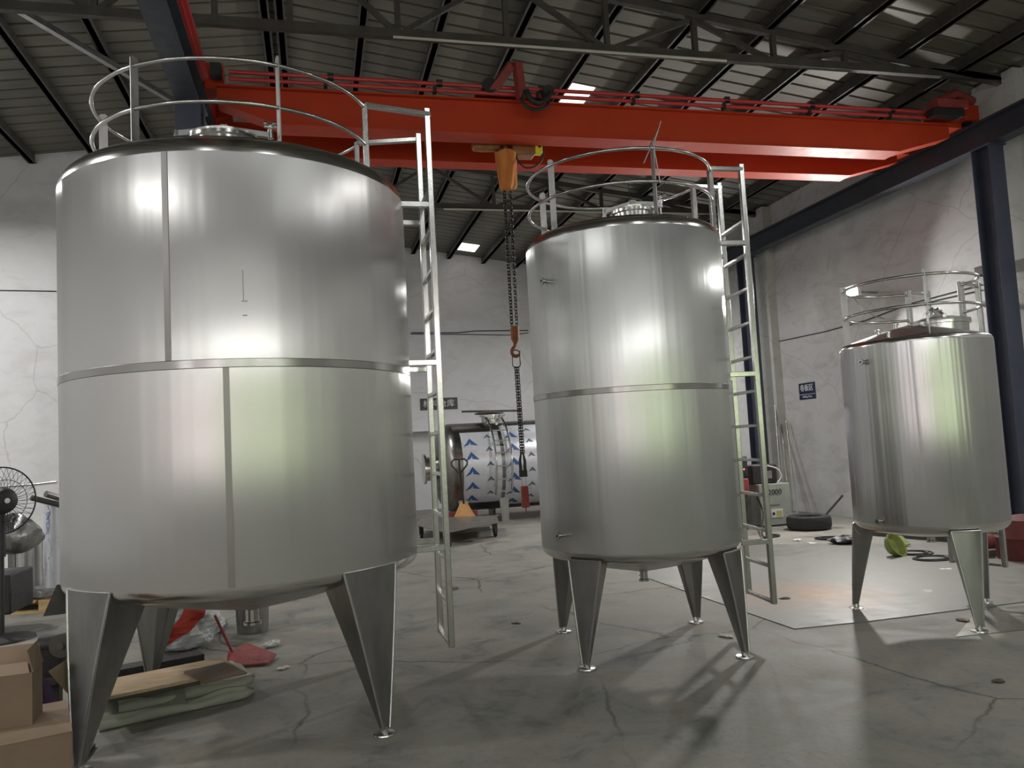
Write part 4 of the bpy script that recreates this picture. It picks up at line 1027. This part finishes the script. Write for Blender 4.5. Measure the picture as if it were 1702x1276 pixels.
# lower box in front, the open one stands on its lid
def carton_at(fr, br, H0, H1, back, left, name_label, m_='cardboard'):
    """a carton given by its front right and back right bottom corners"""
    pass
zA = .40; A1, A2 = G(121, 1213, zA), G(118, 1187, zA); A0 = G(-60, 1250, zA)
ex = (A1 - A0).normalized(); ey = V((-ex.y, ex.x, 0)); LA = .86; DA = .52
def fromA(x, y, z): p = A1 - ex * LA + ex * x + ey * y; return V((p.x, p.y, z))
FA = Matrix(((ex.x, ey.x, 0, (A1 - ex * LA).x), (ex.y, ey.y, 0, (A1 - ex * LA).y), (0, 0, 1, 0), (0, 0, 0, 1)))
bA = thing('cardboard_box', 'closed brown cardboard box in the bottom left corner, under the open one', 'box')
bA.matrix_world = FA
MB().box((0, 0, 0), (LA, DA, zA - .004)).build('carton', M['cardboard'], bA, bevel=.006)
MB().box((.0, -.002, zA - .004), (LA - .002, DA * .5 - .002, zA)).build('flap', M['cardboard2'], bA)
MB().box((.0, DA * .5 + .002, zA - .004), (LA - .002, DA + .002, zA)).build('flap', M['cardboard2'], bA)
b_ = MB()
for k in range(6): b_.box((LA - .62 + .022 * k, -.003, .04), (LA - .614 + .022 * k, 0, zA - .05))
b_.build('printed_lines', M['ink'], bA)
B1, B2 = G(54, 1205, zA), G(81, 1196, zA); exb = (B1 - G(0, 1213, zA)).normalized(); eyb = V((-exb.y, exb.x, 0))
LB, DB = .44, (B2 - B1).dot(eyb)
DB = max(DB, .2)
HB = L3(45, 1119, hypot(B1.x, B1.y)).z - zA
ob = B1 - exb * LB
bB = thing('cardboard_box', 'open brown cardboard box with raised flaps, stacked on the closed one', 'box')
bB.matrix_world = Matrix(((exb.x, eyb.x, 0, ob.x), (exb.y, eyb.y, 0, ob.y), (0, 0, 1, zA + .001), (0, 0, 0, 1)))
b_ = MB()
for lo, hi in (((0, 0, 0), (LB, .006, HB)), ((0, DB - .006, 0), (LB, DB, HB)), ((0, .006, 0), (.006, DB - .006, HB)), ((LB - .006, .006, 0), (LB, DB - .006, HB)), ((.006, .006, 0), (LB - .006, DB - .006, .006))): b_.box(lo, hi)
b_.build('carton', M['cardboard'], bB)
MB().prism([(.01, -.002, HB), (LB - .01, -.002, HB), (LB - .03, .06, HB + .035), (.02, .06, HB + .035)], (0, .004, .0)).build('flap', M['cardboard2'], bB)
MB().prism([(LB, .0, HB), (LB, DB, HB), (LB - .02, DB - .02, HB + .10), (LB - .035, .06, HB + .085)], (.005, 0, 0)).build('flap', M['cardboard'], bB)
MB().prism([(0, DB, HB), (LB, DB, HB), (LB - .02, DB + .03, HB + .08), (.02, DB + .03, HB + .08)], (0, .005, 0)).build('flap', M['cardboard2'], bB)
pB = bB.matrix_world @ V((LB * .45, DB * .5, HB - .10))
blob((pB.x, pB.y, pB.z), .09, .055, .12, 'paper', 'crumpled_newspaper', 'crumpled newspaper poking out of the open cardboard box', 'paper', 12)
# machine with wheel
gp = L3(90, 1070, 4.9)
gm = thing('bench_grinder', 'small dark grinder head on a stand left of the front tank leg', 'grinder', (gp.x, gp.y, 0))
MB().box((-.16, -.1, 0), (.16, .12, .02)).box((-.03, -.03, .02), (.03, .03, gp.z - .07)).build('stand', M['darksteel'], gm)
MB().box((-.14, -.08, gp.z - .19), (.13, .1, gp.z - .16)).build('table', M['darksteel'], gm)
MB().cyl((-.07, 0, gp.z), (.06, 0, gp.z), .045, 18).box((-.06, -.04, gp.z - .16), (.05, .04, gp.z)).build('motor', M['black'], gm)
MB().cyl((.05, -.07, gp.z + .0), (.055, -.04, gp.z + .0), .06, 24).cyl((.048, -.075, gp.z), (.05, -.07, gp.z), .02, 16).build('grinding_wheel', M['darksteel'], gm)
blob((gp.x - .02, gp.y - .16, .0), .07, .05, .42, 'purple', 'dark_cloth', 'dark violet cloth bundle under the grinder head', 'cloth', 4)
# cardboard sheet leaning behind the leg
p0 = L3(80, 1116, 4.72); p1 = L3(118, 1092, 4.80); p2 = L3(119, 1160, 4.80)
tag(MB().prism([p0, p1, p2], (0, .02, 0)).build('board_offcut', M['cardboard2']), 'thin tan board propped behind the left front tank leg', 'board')
p0 = G(95, 1190)
tag(MB().grid(lambda u, v: (-1.85 + .42 * u, 4.25 + .6 * v, .02 + .05 * abs(sin(9 * u + 2 * v)) * abs(sin(5 * v + 1)) + .0), 16, 12, False).build('dark_plastic', M['black'], solid=.003), 'crumpled dark plastic sheet on the floor behind the boxes', 'plastic sheet')
# folded tarpaulin under the large tank
a0, a1 = G(165, 1218), G(432, 1158)
dx = (a1 - a0).normalized(); dn_ = V((-dx.y, dx.x, 0)); Lh = (a1 - a0).length
tp = thing('folded_tarpaulin', 'folded grey-green tarpaulin on the floor under the large tank', 'tarpaulin', (0, 0, 0))
def fold(off, w, z0, h, l0, l1, seed):
    def f(u, v):
        a = -pi / 2 + pi * v  # front nose profile
        if v < .5:
            q = v / .5; yy = off + h / 2 * (1 - sin(pi * q)) ; zz = z0 + h / 2 * (1 - cos(pi * q))
        else:
            q = (v - .5) / .5; yy = off + h / 2 + w * q; zz = z0 + h + .012 * sin(3 * q * pi + seed) + .012 * sin(9 * u + seed + q)
        ll = l0 + (l1 - l0) * u
        end = max(0, (u - .86) / .14); yy += end * end * .10 * (1 if v < .5 else .4); zz += .008 * sin(14 * u + seed * 3) * (1 if v > .2 else 0) ; zz -= end ** 3 * h * .35 if v > .4 else 0
        p = a0 + dx * (Lh * ll) + dn_ * yy; return (p.x, p.y, max(zz, .003))
    return MB().grid(f, 40, 24)
fold(.0, .62, .0, .06, 0, 1.0, 1).build('lower_fold', M['tarp'], tp)
fold(.05, .55, .06, .06, .12, 1.02, 2.2).build('upper_fold', M['tarp'], tp)
b_ = MB().grid(lambda u, v: tuple(a0 + dx * (Lh * (.02 + .5 * u)) + dn_ * (-.02 + .26 * v * (1 - .75 * u) + .02) + V((0, 0, .10 + .05 * v - .085 * (1 - v) ))), 14, 6); b_.build('corner_flap', M['tarp'], tp, solid=.003)
# planks
def plank(a, b, w, th, z, m_, label):
    a, b = V(a), V(b); a.z = b.z = z + th / 2
    tag(MB().bar(a, b, w, th).build('wood_plank', M[m_], bevel=.003), label, 'plank')
P0, P1 = G(150, 1148, .22), G(384, 1101, .22)
plank(P0, P1, .40, .02, .20, 'wood', 'wide pale wooden board lying at the back of the folded tarpaulin')
P0, P1 = G(160, 1160, .16), G(325, 1128, .16)
plank(P0, P1, .30, .03, .158, 'darksteel', 'dark slab under the wide pale board')
P0, P1 = G(322, 1122, .24), G(392, 1106, .24)
plank(P0, P1, .34, .012, .222, 'cardboard', 'tan cardboard piece on the end of the wide pale board')
P0, P1 = G(150, 1118, .10), G(335, 1083, .10)
plank(P0, P1, .16, .10, .0, 'black', 'long black beam on the floor behind the wide pale board')
# white woven bag with red print
g = G(296, 1088); D = 6.6
bc = V((g.x, g.y + .2, 0))
bg = thing('woven_sack', 'shiny white sack with a red curved print under the large tank', 'sack', bc)
def sackp(u, v, e=0):
    a = 2 * pi * u; ph = pi * v
    rx, ry, rz_ = .30 + e, .26 + e, .40
    k = 1 + .07 * sin(5 * a + 6 * ph) + .05 * sin(9 * a - 4 * ph) + .025 * sin(23 * a + 9 * ph) + .02 * sin(31 * ph - 7 * a)
    return (rx * k * cos(a) * sin(ph) ** .7, ry * k * sin(a) * sin(ph) ** .7, max(rz_ * (1 - cos(ph)) / 2 * (1 + .06 * sin(3 * a)) * 1.1, 0))
MB().grid(sackp, 90, 44).build('sack', M['white_bag'], bg, weld=True)
def pr(u, v): # curved stroke on the sack front
    a = (.70 + .10 * (u - .5) * 2 * .8 + .02 * v); t2 = .28 + .55 * u + .0; aa = .66 + .17 * sin(u * pi / 1.6) ; return sackp(aa + .09 * (v - .5), t2, .016)
MB().grid(pr, 18, 4).build('printed_mark', M['bag_red'], bg, solid=.002)
# red dustpan with long handle
dp = G(410, 1108)
dpn = thing('dustpan', 'red long-handled dustpan lying behind the tarpaulin', 'dustpan', (dp.x, dp.y, 0))
MB().prism([(-.14, 0, .01), (.15, -.04, .01), (.2, .16, .02), (-.02, .28, .1), (-.14, .12, .08)], (0, 0, .012)).build('pan', M['dullred'], dpn)
tp_ = L3(357, 1022, 6.3)
MB().cyl((-.1, .14, .06), (tp_.x - dp.x, tp_.y - dp.y, tp_.z), .011, 8).build('handle', M['dullred'], dpn)
# steel bin
g = G(414, 1056)
MBb = MB().lathe([(0, 0), (.125, 0), (.13, .01), (.14, .24), (.145, .25), (.135, .25), (.125, .02), (0, .015)], 36)
o = MBb.build('steel_bin', M['galv']); o.location = (g.x + .02, g.y + .15, 0); tag(o, 'short grey metal bin under the outlet of the large tank', 'bin')

# ================================================================== FLOOR LITTER
def scrap(u, v, s_, m_, label, cat='scrap', flat=.02, sd=1):
    g = G(u, v); blob((g.x, g.y, 0), s_, s_ * .6, flat, m_, 'floor_scrap', label, cat, sd, rz=sd)
scrap(905, 719 + 0, .0001, 'paper', 'x') if False else None
scrap(1207, 1058, .06, 'paper', 'crumpled white scrap on the floor beside the front foot of the middle tank', sd=2)
scrap(1305, 996, .05, 'darksteel', 'curl of dark swarf on the rust-stained steel sheet', sd=3)
scrap(1542, 983, .07, 'paper', 'pale flat scrap on the steel sheet between the smallest tank legs', flat=.012, sd=4)
scrap(1601, 1032, .05, 'cardboard2', 'tan cardboard scrap beside the foot of the smallest tank', sd=5)
scrap(1660, 1134, .035, 'darksteel', 'small dark scrap on the bare floor at the lower right', sd=6)
scrap(1326, 898, .08, 'paper', 'torn white scrap on the floor in front of the cabinet', flat=.02, sd=7)
scrap(1350, 903, .07, 'white', 'small flat white chip near the dark cable coil', flat=.01, sd=8)
scrap(1572, 946, .09, 'white', 'flat white paper piece beyond the cable loops', flat=.008, sd=9)
scrap(452, 1075, .07, 'paper', 'clear plastic crumple beside the red dustpan', flat=.05, sd=10)
scrap(752, 978, .10, 'darksteel', 'thin dark scrap on the floor right of the large tank ladder', flat=.01, sd=11)
scrap(858, 1036, .04, 'darksteel', 'small dark fleck on the floor left of the middle tank', flat=.01, sd=12)
scrap(470, 1112, .045, 'paper', 'white shred beside the dustpan blade', flat=.02, sd=13)
